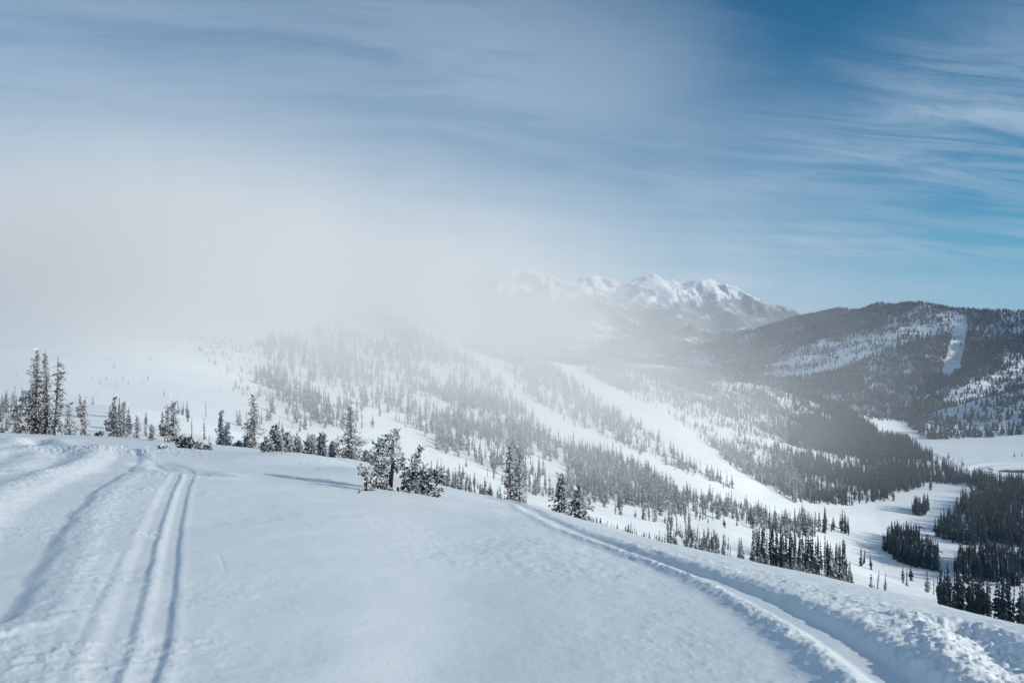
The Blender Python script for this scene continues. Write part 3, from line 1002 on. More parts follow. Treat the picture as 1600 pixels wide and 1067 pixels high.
# ------------------------------------------------------------------ trees of the hillside and the valley
def hill_proto(seed, slim, frost, ragged):
    """a conifer one unit tall; returns trunk mesh, crown mesh"""
    rng = random.Random(seed)
    tr, cr = Soup(), Soup()
    tr.tube([(0, 0, -0.06), (0.004, 0, 0.4), (0, 0.004, 0.97)], [0.017, 0.012, 0.003], 5)
    W = slim
    n = 13
    ph = rng.random() * 6
    for i in range(n):
        t = 0.05 + 0.92 * i / (n - 1) + rng.uniform(-0.02, 0.02)
        prof = (1 - t) ** 0.72 * (0.8 + 0.25 * math.sin(11 * t + ph)) + 0.04
        r = W * prof
        m = 9 if t < 0.75 else 6
        a0 = rng.random() * 6.28
        for k in range(m):
            if rng.random() < ragged:
                continue
            a = a0 + 2 * math.pi * k / m + rng.uniform(-0.25, 0.25)
            rr = r * rng.uniform(0.6, 1.2)
            ca_, sa_ = math.cos(a), math.sin(a)
            zt = t + 0.035 * rng.uniform(0.4, 1.3); zo = t - rr * rng.uniform(0.25, 0.6)
            w = rr * 0.42 + 0.008
            mid = (ca_ * rr * 0.55, sa_ * rr * 0.55, t - rr * 0.05)
            p = (ca_ * 0.01, sa_ * 0.01, zt)
            b = (mid[0] - sa_ * w, mid[1] + ca_ * w, mid[2] - 0.012)
            c = (ca_ * rr, sa_ * rr, zo)
            d = (mid[0] + sa_ * w, mid[1] - ca_ * w, mid[2] - 0.012)
            f = frost + 0.25 * ca_
            mt = 1 if rng.random() < f else 0
            cr.tri(p, b, c, mt); cr.tri(p, c, d, mt)
            # hanging needles under the bough
            if rng.random() < 0.6:
                cr.tri((ca_ * rr * 0.25, sa_ * rr * 0.25, t), (ca_ * rr * 0.9, sa_ * rr * 0.9, zo + 0.01), (ca_ * rr * 0.5 - sa_ * w * .5, sa_ * rr * 0.5 + ca_ * w * .5, zo - 0.03), 0)
    cr.tri((-0.008, 0, 0.93), (0.008, 0, 0.93), (0, 0, 1.0)); cr.tri((0, -0.008, 0.93), (0, 0.008, 0.93), (0, 0, 1.0))
    return tr, cr


PROTO = []
for k, (slim, frost, ragged) in enumerate(((0.13, 0.38, 0.10), (0.105, 0.42, 0.15), (0.15, 0.36, 0.12), (0.13, 0.02, 0.08), (0.11, 0.04, 0.12), (0.15, 0.03, 0.1), (0.13, 0.20, 0.10), (0.105, 0.24, 0.15), (0.15, 0.18, 0.12))):
    t_, c_ = hill_proto(500 + k, slim, frost, ragged)
    PROTO.append((t_.mesh('hill_trunk', [M_FARBARK], True), c_.mesh('hill_crown', [M_HILLNEEDLE if k < 3 else M_FARNEEDLE, M_FARRIME])))
# the same trees with trunk and crown in one mesh, for the masses
MASS = []
for k, (slim, frost, ragged) in enumerate(((0.14, 0.40, 0.10), (0.12, 0.44, 0.15), (0.19, 0.38, 0.12), (0.09, 0.46, 0.30), (0.22, 0.42, 0.2))):
    t_, c_ = hill_proto(500 + k, slim, frost, ragged)
    for (a, b, c, d) in t_.q:
        c_.quad(t_.v[a], t_.v[b], t_.v[c], t_.v[d], 2)
    MASS.append(bpy.data.objects.new('mass_conifer', c_.mesh('mass_conifer', [M_HILLNEEDLE, M_FARRIME, M_FARBARK])))
DARK = []
for k, (slim, frost, ragged) in enumerate(((0.13, -0.13, 0.10), (0.11, -0.10, 0.15), (0.16, -0.14, 0.12))):
    t_, c_ = hill_proto(500 + k, slim, frost, ragged)
    for (a, b, c, d) in t_.q:
        c_.quad(t_.v[a], t_.v[b], t_.v[c], t_.v[d], 2)
    DARK.append(bpy.data.objects.new('dark_conifer', c_.mesh('dark_conifer', [M_FARNEEDLE, M_FARRIME, M_FARBARK])))
FARMASS = []
for k in range(3):
    rng = random.Random(900 + k)
    s_ = Soup()
    for i in range(4):
        t = 0.04 + 0.25 * i
        r = 0.19 * (1 - t) ** 0.8 + 0.02
        a0 = rng.random() * 6
        ring = [(r * rng.uniform(.7, 1.15) * math.cos(a0 + 6.283 * q / 5), r * rng.uniform(.7, 1.15) * math.sin(a0 + 6.283 * q / 5), t + rng.uniform(-.03, .03)) for q in range(5)]
        for q in range(5):
            s_.tri(ring[q], ring[(q + 1) % 5], (0, 0, min(1.0, t + 0.42)), 1 if rng.random() < 0.06 else 0)
    FARMASS.append(bpy.data.objects.new('far_conifer', s_.mesh('far_conifer', [M_FARNEEDLE, M_FARRIME])))

RUNS = [  # open ski runs: photograph polylines and half widths
    ([(640, 505), (700, 540), (760, 570), (800, 600), (830, 640), (870, 668), (900, 682), (960, 702), (1040, 735), (1100, 762), (1180, 785), (1240, 800), (1320, 806)], [9, 11, 12, 13, 17, 19, 17, 14, 13, 15, 15, 16, 20]),
    ([(868, 574), (920, 596), (950, 612), (1000, 632), (1040, 655), (1075, 685), (1110, 715), (1140, 742), (1180, 766)], [7, 11, 12, 12, 13, 17, 18, 17, 14]),
    ([(1000, 632), (1040, 640), (1075, 655), (1110, 668), (1180, 690), (1240, 705), (1300, 716), (1340, 735)], [7, 7, 6, 6, 8, 8, 7, 7]),
    ([(545, 630), (600, 668), (650, 694), (700, 726), (750, 752), (800, 778)], [12, 13, 11, 12, 13, 12]),
    ([(920, 792), (1000, 802), (1060, 814), (1170, 836), (1250, 852), (1320, 846)], [12, 12, 11, 12, 14, 16]),
    ([(440, 585), (500, 606), (545, 630)], [7, 9, 12]),
    ([(1180, 790), (1250, 812), (1330, 812), (1400, 790), (1450, 770), (1510, 762)], [7, 10, 20, 22, 16, 8]),
]


def run_mask(u, v):
    m = np.ones(np.shape(u))
    for pts, ws in RUNS:
        r, sg, tt = pdist(u, v, pts, True)
        w = np.interp(tt, np.linspace(0, 1, len(ws)), ws)
        m = np.minimum(m, 0.04 + 0.96 * sstep(r, w * 0.5, w * 1.0))
    return m


def region(u, v, table):
    d = np.zeros(np.shape(u))
    for val, pts in table:
        d = np.where(inpoly(u, v, pts), val, d)
    return d


DENS = [  # relative tree density over the photograph (feet of the trees)
    (0.012, [(-400, 520), (420, 520), (420, 720), (-400, 720)]),
    (0.40, [(-400, 620), (40, 625), (40, 700), (-400, 700)]),
    (0.10, [(130, 560), (240, 560), (240, 620), (130, 620)]),
    (0.30, [(160, 640), (300, 650), (300, 700), (160, 700)]),
    (0.75, [(280, 520), (440, 540), (600, 480), (660, 520), (600, 680), (470, 665), (400, 640)]),
    (0.90, [(380, 540), (660, 500), (700, 545), (700, 640), (560, 640), (480, 615)]),
    (0.10, [(370, 640), (560, 690), (560, 730), (370, 720)]),
    (1.05, [(590, 540), (680, 530), (800, 610), (835, 660), (860, 690), (760, 740), (620, 665)]),
    (0.55, [(640, 680), (760, 740), (850, 690), (900, 700), (930, 790), (800, 772), (700, 725)]),
    (0.75, [(690, 730), (745, 752), (800, 778), (800, 800), (660, 780), (640, 730)]),
    (1.6, [(880, 705), (960, 712), (1060, 770), (1100, 800), (1080, 825), (960, 805), (890, 770)]),
    (0.75, [(1060, 770), (1180, 790), (1330, 825), (1330, 850), (1200, 842), (1080, 822)]),
    (1.0, [(700, 535), (860, 575), (960, 640), (1100, 740), (1160, 770), (1000, 725), (900, 680), (820, 620)]),
    (0.95, [(900, 575), (1010, 600), (1180, 680), (1340, 740), (1340, 790), (1240, 785), (1120, 715), (1040, 650)]),
    (1.25, [(930, 570), (1160, 582), (1290, 620), (1380, 682), (1420, 690), (1440, 715), (1340, 730), (1240, 698), (1110, 662), (1040, 630), (960, 605)]),
    (0.8, [(1300, 720), (1430, 700), (1500, 745), (1600, 760), (1600, 790), (1500, 762), (1430, 778), (1330, 790)]),
    (2.2, [(1380, 860), (1398, 842), (1432, 846), (1442, 862), (1468, 878), (1466, 893), (1420, 884), (1390, 872)]),
    (2.2, [(1424, 799), (1452, 794), (1446, 806), (1428, 805)]),
    (1.25, [(1460, 838), (1484, 812), (1505, 782), (1620, 770), (1620, 868), (1560, 852), (1500, 852)]),
    (1.0, [(1486, 899), (1500, 872), (1540, 862), (1620, 880), (1620, 922), (1540, 908), (1505, 908)]),
    (0.0, [(1440, 692), (1620, 696), (1620, 750), (1540, 752), (1500, 738), (1460, 714)]),
    (0.9, [(1560, 752), (1620, 752), (1620, 790), (1560, 775)]),
]


def candidates(n, x0, x1, y0, y1, seed):
    r = np.random.default_rng(seed)
    return r.uniform(x0, x1, n), r.uniform(y0, y1, n), r


cx, cyy, rg = candidates(330000, -1000, 1150, 240, 2300, 1)
k = (np.abs(cx / cyy) < 0.66)
cx, cyy = cx[k], cyy[k]
cz = terrain(cx, cyy)
cu, cv = project(cx, cyy, cz)
den = region(cu, cv, DENS) * run_mask(cu, cv)
clump = 0.30 + 1.4 * sstep(fbm(cx / 45, cyy / 45, 3, 71), -0.30, 0.45)
den = den * np.where(den > 1.4, 1.0, clump)
# metres squared per candidate
area = 2150 * 2060 / 330000.0
keep = rg.random(len(cx)) < den * 0.033 * area
cx, cyy, cz, cu, cv = [a[keep] for a in (cx, cyy, cz, cu, cv)]
hh = 4.0 + 11.5 * rg.random(len(cx)) ** 1.25
vall = cz < -195
hh = np.where(vall, rg.uniform(13, 23, len(cx)), hh)
hh = np.where((cyy < 470) & (cu < 900), np.minimum(hh, rg.uniform(3.5, 7.5, len(cx))), hh)
hh = np.where((cu < 420), rg.uniform(4, 9, len(cx)), hh)
hh = np.where((cu < 400) & (cv < 632), rg.uniform(1.8, 4.0, len(cx)), hh)

extra = []
def stand(n, u0, u1, y0, y1, h0, h1, seed, clumpy=0.0, slope=0.0):
    r = np.random.default_rng(seed)
    u = r.uniform(u0, u1, n * 3); y = r.uniform(y0, y1, n * 3)
    y = y + slope * (u - u0) / (u1 - u0)
    x = (u - CU) / FPX * y
    if clumpy:
        kk = fbm(x / 18, y / 30, 2, seed) > clumpy - 0.5
        x, y, u = x[kk], y[kk], u[kk]
    x, y = x[:n], y[:n]
    z = terrain(x, y)
    h = r.uniform(h0, h1, len(x))
    extra.append((x, y, z, h))


stand(115, 1178, 1322, 395, 520, 13, 20, 2, 0.45, 40)     # dark stand under the snowy edge
stand(26, 1290, 1328, 400, 470, 8, 15, 21)
stand(150, 925, 1200, 200, 340, 2.0, 6.5, 3, 0.42, 40)
stand(120, 1040, 1240, 350, 480, 3.5, 9, 33, 0.42, 40)
stand(50, 1200, 1330, 320, 410, 4, 9, 34, 0.42, 30)     # thin young trees along the edge
stand(30, 1090, 1190, 300, 400, 6, 11, 31, 0.45)
stand(14, 690, 790, 250, 360, 3, 6.5, 4)
stand(75, 1468, 1622, 275, 400, 14, 21, 5, 0.40, -20)     # tall dark stand at the lower corner
for (u, v, h) in ((1345, 884, 15), (1350, 880, 12), (1361, 890, 13), (1361, 924, 15), (1371, 922, 17), (1366, 926, 7), (1383, 926, 16), (1411, 911, 18), (1417, 915, 14), (1424, 907, 13), (1449, 925, 17), (1448, 946, 4), (1457, 948, 3.4),
                  (1459, 930, 16), (1466, 934, 18), (1475, 938, 16), (1481, 940, 14)):
    # find where the sight line meets the valley
    ys = np.linspace(300, 1300, 500); xs = (u - CU) / FPX * ys
    zs = terrain(xs, ys); vs = HV - FPX * zs / ys
    i = int(np.argmin(np.abs(vs - v) + (np.gradient(vs) > 0) * 50))
    extra.append((xs[i:i + 1], ys[i:i + 1], zs[i:i + 1], np.array([h * ys[i] / 700.0])))
for (u, v, h) in ((1483, 716, 12), (1481, 718, 14), (1490, 720, 8), (1497, 723, 11), (1501, 724, 11), (1505, 728, 13), (1585, 712, 11), (1597, 710, 9)):
    Y = 238 * FPX / (v - HV); x = (u - CU) / FPX * Y
    extra.append((np.array([x]), np.array([Y]), terrain(np.array([x]), np.array([Y])), np.array([float(h)])))
ex, ey, ez, eh = [np.concatenate(q) for q in zip(*extra)]
ax, ay, az3, ah = np.concatenate((cx, ex)), np.concatenate((cyy, ey)), np.concatenate((cz, ez)), np.concatenate((hh, eh))
ok = ah > 2.0
au, av = project(ax, ay, az3)
topv = HV - FPX * (az3 + ah) / ay
edgev = np.interp(au, _eu, _ev)
ok &= topv < edgev - 1
ax, ay, az3, ah, au, av, topv, edgev = [a[ok] for a in (ax, ay, az3, ah, au, av, topv, edgev)]
vis = np.minimum(av, edgev) - topv
inframe = (au > 4) & (au < 1596) & (vis > 0.3 * ah * FPX / ay) & (ah > 2)
score = np.where(inframe, vis * (1 - 0.55 * (au < 700)), -1)
order = np.argsort(-score)
NIND = 262
ind = order[:NIND]
rest = order[NIND:]


def region_label(u, v, Y):
    if u > 1465 and Y < 460: return 'tall dark conifer in the dense stand rising beyond the lower snow edge', 'dark conifers in the dense stand beyond the lower snow corner'
    if u > 1440 and Y >= 460: return 'dark conifer on the shaded valley floor near the lift line', 'valley floor conifers near the lift line'
    if u > 1335: return 'dark conifer standing in the open snow of the valley floor', 'scattered conifers on the open valley snow'
    if 1170 < u <= 1335 and Y < 600: return 'slim snow flecked conifer in the dark stand below the trench bank', 'snow flecked conifers in the dark stand below the trench bank'
    if u > 925 and Y < 430: return 'thin young conifer peeking over the snow bank edge', 'young conifers peeking over the snow bank'
    if u > 680 and Y < 430: return 'slim young conifer just past the crest near the krummholz', 'young conifers past the crest'
    if u < 430: return 'pale frosted conifer on the misty slope behind the snow crest', 'misty conifers behind the crest'
    return 'grey conifer on the sunlit hillside among open ski runs', 'hillside conifers among the ski runs'


first = {}
rnd = random.Random(5)
WID = {i: rnd.uniform(0.75, 1.45) * (0.9 if ah[i] > 12 else 1.0) for i in ind}
members = {}
for i in ind:
    members.setdefault(region_label(au[i], av[i], ay[i])[1], []).append(i)
LAB = {}
for grp, ii in members.items():
    px_h = {i: ah[i] * FPX / ay[i] for i in ii}
    hs = sorted(px_h.values()); lo, hi = hs[len(hs) // 3], hs[2 * len(hs) // 3]
    ws = sorted(WID[i] for i in ii); wm = ws[len(ws) // 2]
    for i in ii:
        base = region_label(au[i], av[i], ay[i])[0]
        size = 'short' if px_h[i] < lo else ('tall' if px_h[i] > hi else 'medium')
        body = 'wide' if WID[i] > wm else 'narrow'
        words = [w for w in base.split() if w not in ('tall', 'slim', 'thin')]
        LAB[i] = ' '.join([size, body] + words)
    if len(ii) > 4:
        noun = {'d': 'the ', 's': 'the ', 'v': 'the ', 'y': 'the ', 'h': 'the ', 'm': 'the '}.get(grp[0], 'the ') + grp
        LAB[max(ii, key=lambda q: px_h[q])] = 'tallest of ' + noun
        rem = [q for q in ii if q != max(ii, key=lambda q: px_h[q])]
        LAB[min(rem, key=lambda q: au[q])] = 'leftmost of ' + noun
        rem.remove(min(rem, key=lambda q: au[q]))
        LAB[max(rem, key=lambda q: au[q])] = 'rightmost of ' + noun
for i in ind:
    lab, grp = LAB[i], region_label(au[i], av[i], ay[i])[1]
    k = rnd.randrange(3) + (3 if au[i] > 1335 else (6 if 'dark stand' in grp else 0))
    if k not in first:
        root = empty('conifer_tree', (0, 0, 0))
        link('trunk', PROTO[k][0], root); link('crown', PROTO[k][1], root)
        first[k] = root
    else:
        root = first[k].copy(); COL.objects.link(root)
        for ch in first[k].children:
            c2 = ch.copy(); c2.parent = root; COL.objects.link(c2)
    root.location = (ax[i], ay[i], az3[i] - 0.1)
    root.rotation_euler = (rnd.gauss(0, 0.03), rnd.gauss(0, 0.03), rnd.uniform(-0.7, 0.7))
    wd = WID[i]
    root.scale = (ah[i] * wd, ah[i] * wd, ah[i])
    tag(root, lab, 'tree', grp)


def forest(name, x, y, z, h, protos, label, seed, wide=1.0):
    r = np.random.default_rng(seed)
    n = len(x)
    me = bpy.data.meshes.new(name)
    me.vertices.add(n)
    me.vertices.foreach_set('co', np.stack((x, y, z - 0.15), -1).astype(np.float32).ravel())
    w = h * (0.65 + 0.75 * r.random(n) ** 1.4) * wide
    sc = np.stack((w, w, h), -1).astype(np.float32)
    a = me.attributes.new('size', 'FLOAT_VECTOR', 'POINT'); a.data.foreach_set('vector', sc.ravel())
    ro = np.zeros((n, 3), np.float32); ro[:, 2] = r.uniform(-3.1, 3.1, n); ro[:, 0] = r.normal(0, 0.035, n); ro[:, 1] = r.normal(0, 0.035, n)
    a = me.attributes.new('turn', 'FLOAT_VECTOR', 'POINT'); a.data.foreach_set('vector', ro.ravel())
    a = me.attributes.new('kind_index', 'INT', 'POINT'); a.data.foreach_set('value', r.integers(0, len(protos), n).astype(np.int32))
    o = link(name, me)
    ng = bpy.data.node_groups.new(name, 'GeometryNodeTree')
    ng.interface.new_socket('Geometry', in_out='INPUT', socket_type='NodeSocketGeometry')
    ng.interface.new_socket('Geometry', in_out='OUTPUT', socket_type='NodeSocketGeometry')
    gi, go = ng.nodes.new('NodeGroupInput'), ng.nodes.new('NodeGroupOutput')
    jn = ng.nodes.new('GeometryNodeJoinGeometry')
    for p in protos:
        oi = ng.nodes.new('GeometryNodeObjectInfo'); oi.inputs['Object'].default_value = p
        gti = ng.nodes.new('GeometryNodeGeometryToInstance')
        ng.links.new(oi.outputs['Geometry'], gti.inputs[0]); ng.links.new(gti.outputs[0], jn.inputs[0])
    iop = ng.nodes.new('GeometryNodeInstanceOnPoints')
    iop.inputs['Pick Instance'].default_value = True
    ng.links.new(gi.outputs[0], iop.inputs['Points']); ng.links.new(jn.outputs[0], iop.inputs['Instance'])
    for nm, dt, sk in (('size', 'FLOAT_VECTOR', 'Scale'), ('turn', 'FLOAT_VECTOR', 'Rotation'), ('kind_index', 'INT', 'Instance Index')):
        na = ng.nodes.new('GeometryNodeInputNamedAttribute'); na.data_type = dt; na.inputs[0].default_value = nm
        ng.links.new(na.outputs[0], iop.inputs[sk])
    ng.links.new(iop.outputs[0], go.inputs[0])
    md = o.modifiers.new('trees', 'NODES'); md.node_group = ng
    tag(o, label, 'forest', kind='stuff')
    return o


rv = (az3[rest] < -205) | ((au[rest] > 1230) & (ay[rest] > 1350))
forest('hillside_forest', ax[rest][~rv], ay[rest][~rv], az3[rest][~rv], ah[rest][~rv], MASS, 'grey frosted conifer woods scattered over the sunlit hillside', 3, 1.15)
forest('valley_forest', ax[rest][rv], ay[rest][rv], az3[rest][rv], ah[rest][rv], DARK, 'dark conifer woods on the valley floor and the shoulder behind the ski runs', 6, 1.15)

# far ridge forest
FAR = [
    (0.55, [(880, 490), (1180, 500), (1180, 600), (960, 600)]),
    (0.12, [(1035, 548), (1075, 542), (1112, 556), (1108, 574), (1050, 566)]),
    (0.95, [(1100, 480), (1240, 498), (1310, 480), (1380, 468), (1480, 474), (1700, 470), (1700, 705), (1440, 692), (1380, 690), (1340, 660), (1250, 620), (1130, 585)]),
    (0.25, [(1180, 590), (1215, 560), (1290, 530), (1360, 520), (1390, 500), (1440, 478), (1500, 490), (1490, 520), (1400, 545), (1350, 555), (1290, 580), (1240, 590)]),
    (0.10, [(1230, 590), (1300, 565), (1350, 548), (1372, 552), (1330, 572), (1290, 585)]),
    (0.18, [(1375, 520), (1400, 515), (1402, 540), (1388, 545)]),
    (0.02, [(1494, 492), (1512, 494), (1508, 540), (1500, 575), (1485, 590), (1470, 588), (1478, 560), (1490, 520)]),
    (0.24, [(1480, 620), (1530, 590), (1610, 565), (1610, 690), (1520, 690), (1450, 682), (1440, 670)]),
    (0.28, [(1280, 620), (1330, 615), (1390, 630), (1400, 660), (1350, 668)]),
    (0.0, [(1335, 664), (1355, 655), (1415, 660), (1420, 668), (1440, 680), (1455, 688), (1400, 690), (1350, 684)]),
    (1.1, [(1540, 500), (1610, 490), (1610, 540), (1560, 580), (1520, 600), (1510, 570)]),
]
fx, fy, rg = candidates(620000, 200, 2700, 1850, 5400, 9)
fx2 = fx
k = (fx / fy < 0.60) & (fx / fy > 0.06)
fx, fy = fx[k], fy[k]
fz = np.maximum(ridge_z(fx, fy), terrain(fx, np.minimum(fy, 2740)) * (fy < 2740) + (fy >= 2740) * -999)
fu, fv = project(fx, fy, fz)
fd = region(fu, fv, FAR) * (0.30 + 0.65 * sstep(fbm(fx / 150, fy / 150, 3, 77), -0.35, 0.35)) * (0.35 + 0.9 * sstep(fbm(fx / 32, fy / 32, 3, 78), -0.3, 0.3))
kk = rg.random(len(fx)) < fd * 0.85
fx, fy, fz = fx[kk], fy[kk], fz[kk]
forest('ridge_forest', fx, fy, fz, rg.uniform(9, 17, len(fx)), FARMASS, 'dark far conifer forest covering the ridge across the valley', 4, 1.15)

# ------------------------------------------------------------------ ski lift in the valley
def metal(name, col, rough=0.5):
    m, t, b = principled(name, col, rough, 0.4)
    n = t.noise(t.n('ShaderNodeTexCoord').outputs['Object'], 3.0)
    t.put(b.inputs['Base Color'], t.mix(n, (*[c * 0.8 for c in col], 1), (*[c * 1.15 for c in col], 1)))
    return m


M_STEEL = metal('dark_steel', (0.05, 0.055, 0.06))
M_SEAT = metal('chair_black', (0.02, 0.022, 0.025))
M_RED = metal('red_paint', (0.55, 0.06, 0.05))


def boxes(items, name, mat, parent):
    s = Soup()
    for (x0, x1, y0, y1, z0, z1) in items:
        p = [(x, y, z) for x in (x0, x1) for y in (y0, y1) for z in (z0, z1)]
        for f in ((0, 1, 3, 2), (4, 6, 7, 5), (0, 4, 5, 1), (2, 3, 7, 6), (0, 2, 6, 4), (1, 5, 7, 3)):
            s.quad(*[p[q] for q in f])
    return link(name, s.mesh(name, [mat]), parent)


def valley_point(u, v):
    ys = np.linspace(500, 1400, 900); xs = (u - CU) / FPX * ys
    zs = terrain(xs, ys); vs = HV - FPX * zs / ys
    i = int(np.argmin(np.abs(vs - v)))
    return Vector((xs[i], ys[i], zs[i]))


def lift_tower(p, h, rz, label):
    r = empty('lift_tower', p, rz); tag(r, label, 'lift tower', 'lift towers in the valley')
    s = Soup(); s.tube([(0, 0, -0.5), (0, 0, h * 0.5), (0, 0, h)], [0.55, 0.45, 0.36], 10); link('mast', s.mesh('mast', [M_STEEL], True), r)
    boxes([(-3.4, 3.4, -0.3, 0.3, h - 0.1, h + 0.5)], 'crossarm', M_STEEL, r)
    for sx_ in (-1, 1):
        boxes([(sx_ * 3.1 - 0.25, sx_ * 3.1 + 0.25, -1.9, 1.9, h - 0.65, h - 0.12)], 'sheave_assembly', M_STEEL, r)
    boxes([(-0.9, -0.36, -0.2, 0.2, h + 0.52, h + 1.6), (0.36, 0.9, -0.2, 0.2, h + 0.52, h + 1.6), (-0.9, 0.9, -0.2, 0.2, h + 1.62, h + 1.9)], 'lifting_frame', M_STEEL, r)
    return r


t1 = valley_point(1466, 893); t2 = valley_point(1437, 848)
d_ = (t2 - t1); rz = math.atan2(d_.y, d_.x) - math.pi / 2
TH = 17.5
lift_tower(t1, TH, rz, 'tall steel lift tower at the grove end with crossarm on top')
lift_tower(t2, TH - 2, rz, 'farther steel lift tower behind the dark grove on the valley floor')
t3 = t2 + d_ * 1.5; t3.z = float(terrain(np.array([t3.x]), np.array([t3.y]))[0])
t0 = t1 - d_ * 1.2; t0.z = float(terrain(np.array([t0.x]), np.array([t0.y]))[0])
lat = Vector((-math.sin(rz + math.pi / 2), math.cos(rz + math.pi / 2), 0))
lat = Vector((math.cos(rz), math.sin(rz), 0))
CAB = []
for sgn, nm in ((-1, 'haul rope on the grove side of the lift towers'), (1, 'haul rope on the open side of the lift towers')):
    pts = []
    tops = [t0 + Vector((0, 0, 12)), t1 + Vector((0, 0, TH - 0.4)), t2 + Vector((0, 0, TH - 2.4)), t3 + Vector((0, 0, 11))]
    for a, b in zip(tops[:-1], tops[1:]):
        for q in range(8):
            f = q / 8; pts.append(a.lerp(b, f) + lat * sgn * 3.1 - Vector((0, 0, 4 * 1.6 * f * (1 - f))))
    pts.append(tops[-1] + lat * sgn * 3.1)
    s = Soup(); s.limb([tuple(p) for p in pts], [0.045] * len(pts), 5)
    o = link('haul_rope', s.mesh('haul_rope', [M_STEEL], True)); tag(o, nm, 'cable', 'haul ropes of the ski lift')
    CAB.append(pts)


def lift_chair(p, label):
    r = empty('lift_chair', p, rz); tag(r, label, 'lift chair', 'chairs hanging on the ski lift')
    boxes([(-0.06, 0.06, -0.06, 0.06, -2.3, 0.02)], 'hanger', M_STEEL, r)
    boxes([(-1.2, 1.2, -0.25, 0.35, -3.0, -2.85)], 'seat', M_SEAT, r)
    boxes([(-1.2, 1.2, 0.38, 0.5, -2.84, -2.1)], 'backrest', M_SEAT, r)
    boxes([(-1.25, 1.25, -0.05, 0.05, -2.08, -1.98), (-1.3, -1.2, -0.3, 0.5, -2.98, -2.0), (1.2, 1.3, -0.3, 0.5, -2.98, -2.0)], 'frame', M_STEEL, r)


for (ci, q, lab) in ((0, 11, 'dark lift chair nearest the tall tower on the grove side rope'), (1, 11, 'dark lift chair nearest the tall tower on the open side rope'), (0, 13, 'lift chair halfway between the two towers, grove side rope'),
                     (1, 13, 'lift chair halfway between the two towers, open side rope'), (0, 15, 'lift chair beside the farther tower, grove side rope')):
    lift_chair(CAB[ci][q], lab)

for (u, v, lab) in ((1538, 930, 'small red trail marker disc on a pole between the dark conifer stands'), (1449, 899, 'small red trail marker disc on a pole above the lone conifer')):
    p = valley_point(u, v)
    r = empty('trail_marker', p); tag(r, lab, 'trail marker', 'red trail markers')
    s = Soup(); s.tube([(0, 0, -0.3), (0, 0, 1.4), (0, 0, 2.4)], [0.06, 0.05, 0.05], 8); link('pole', s.mesh('pole', [M_STEEL], True), r)
    s = Soup(); n = 20
    for k in range(n):
        a, b = 2 * math.pi * k / n, 2 * math.pi * (k + 1) / n
        A = (0.75 * math.cos(a), -0.12, 2.6 + 0.75 * math.sin(a)); B = (0.75 * math.cos(b), -0.12, 2.6 + 0.75 * math.sin(b))
        A2 = (A[0], -0.07, A[2]); B2 = (B[0], -0.07, B[2])
        s.tri((0, -0.12, 2.6), A, B); s.tri((0, -0.07, 2.6), B2, A2); s.quad(A, A2, B2, B)
    link('disc', s.mesh('disc', [M_RED]), r)

# dark cut banks along the far road
M_EARTH = needle_material('bare_earth', (0.05, 0.05, 0.05), (0.11, 0.10, 0.095), 0.9)
for (u0, v0, u1, v1, w, h, lab) in ((1558, 734, 1640, 737, 9, 4, 'long dark bare bank along the far snowy road'), (1564, 743, 1598, 747, 7, 3, 'shorter dark bare bank below the far snowy road'), (1542, 731, 1551, 733, 6, 3, 'small dark mound at the end of the road bank')):
    rng = random.Random(int(u0))
    Ya, Yb = 238 * FPX / (v0 - HV), 238 * FPX / (v1 - HV)
    A = Vector(((u0 - CU) / FPX * Ya, Ya, 0)); B = Vector(((u1 - CU) / FPX * Yb, Yb, 0))
    n = 22; V = []; F = []
    di = (B - A).normalized(); no = Vector((-di.y, di.x, 0))
    for i in range(n + 1):
        c = A.lerp(B, i / n); zg = float(terrain(np.array([c.x]), np.array([c.y]))[0])
        e = math.sin(math.pi * min(1, max(0, i / n))) ** 0.4
        for j, q in enumerate((-1, -0.55, 0, 0.55, 1)):
            hz_ = (0, 0.75, 1, 0.7, 0)[j] * h * e * rng.uniform(0.7, 1.2)
            V.append(tuple(c + no * (q * w * (0.3 + 0.7 * e) * rng.uniform(0.8, 1.2)) + Vector((0, 0, zg - 0.6 + hz_))))
    for i in range(n):
        for j in range(4):
            F.append((i * 5 + j, i * 5 + j + 1, i * 5 + 6 + j, i * 5 + 5 + j))
    o = link('earth_bank', mesh_from('earth_bank', np.array(V), np.array(F)[:, ::-1], [M_EARTH], smooth=True)); tag(o, lab, 'bank', 'dark banks by the far road')

# ------------------------------------------------------------------ air: even haze, and the bank of low cloud on the hillside
HAZE = 2.2e-5
def box_mesh(name, lo, hi, mat):
    p = np.array([(x, y, z) for x in (lo[0], hi[0]) for y in (lo[1], hi[1]) for z in (lo[2], hi[2])], float)
    f = np.array(((0, 1, 3, 2), (4, 6, 7, 5), (0, 4, 5, 1), (2, 3, 7, 6), (0, 2, 6, 4), (1, 5, 7, 3)))
    return link(name, mesh_from(name, p, f, [mat]))


def volume_material(name):
    m = bpy.data.materials.new(name); m.use_nodes = True
    m.node_tree.nodes.clear()
    t = NT(m.node_tree)
    out = t.n('ShaderNodeOutputMaterial'); pv = t.n('ShaderNodeVolumePrincipled')
    t.put(out.inputs['Volume'], pv.outputs[0])
    return m, t, pv


m, t, pv = volume_material('haze_air')
pv.inputs['Color'].default_value = (0.34, 0.66, 1.0, 1)
pv.inputs['Density'].default_value = HAZE
pv.inputs['Anisotropy'].default_value = 0.2
m.cycles.homogeneous_volume = True
hz = box_mesh('haze', (-14000, -2500, -310), (14000, 14500, 720), m)
tag(hz, 'thin bluish winter haze filling the valley air', 'haze', kind='stuff')

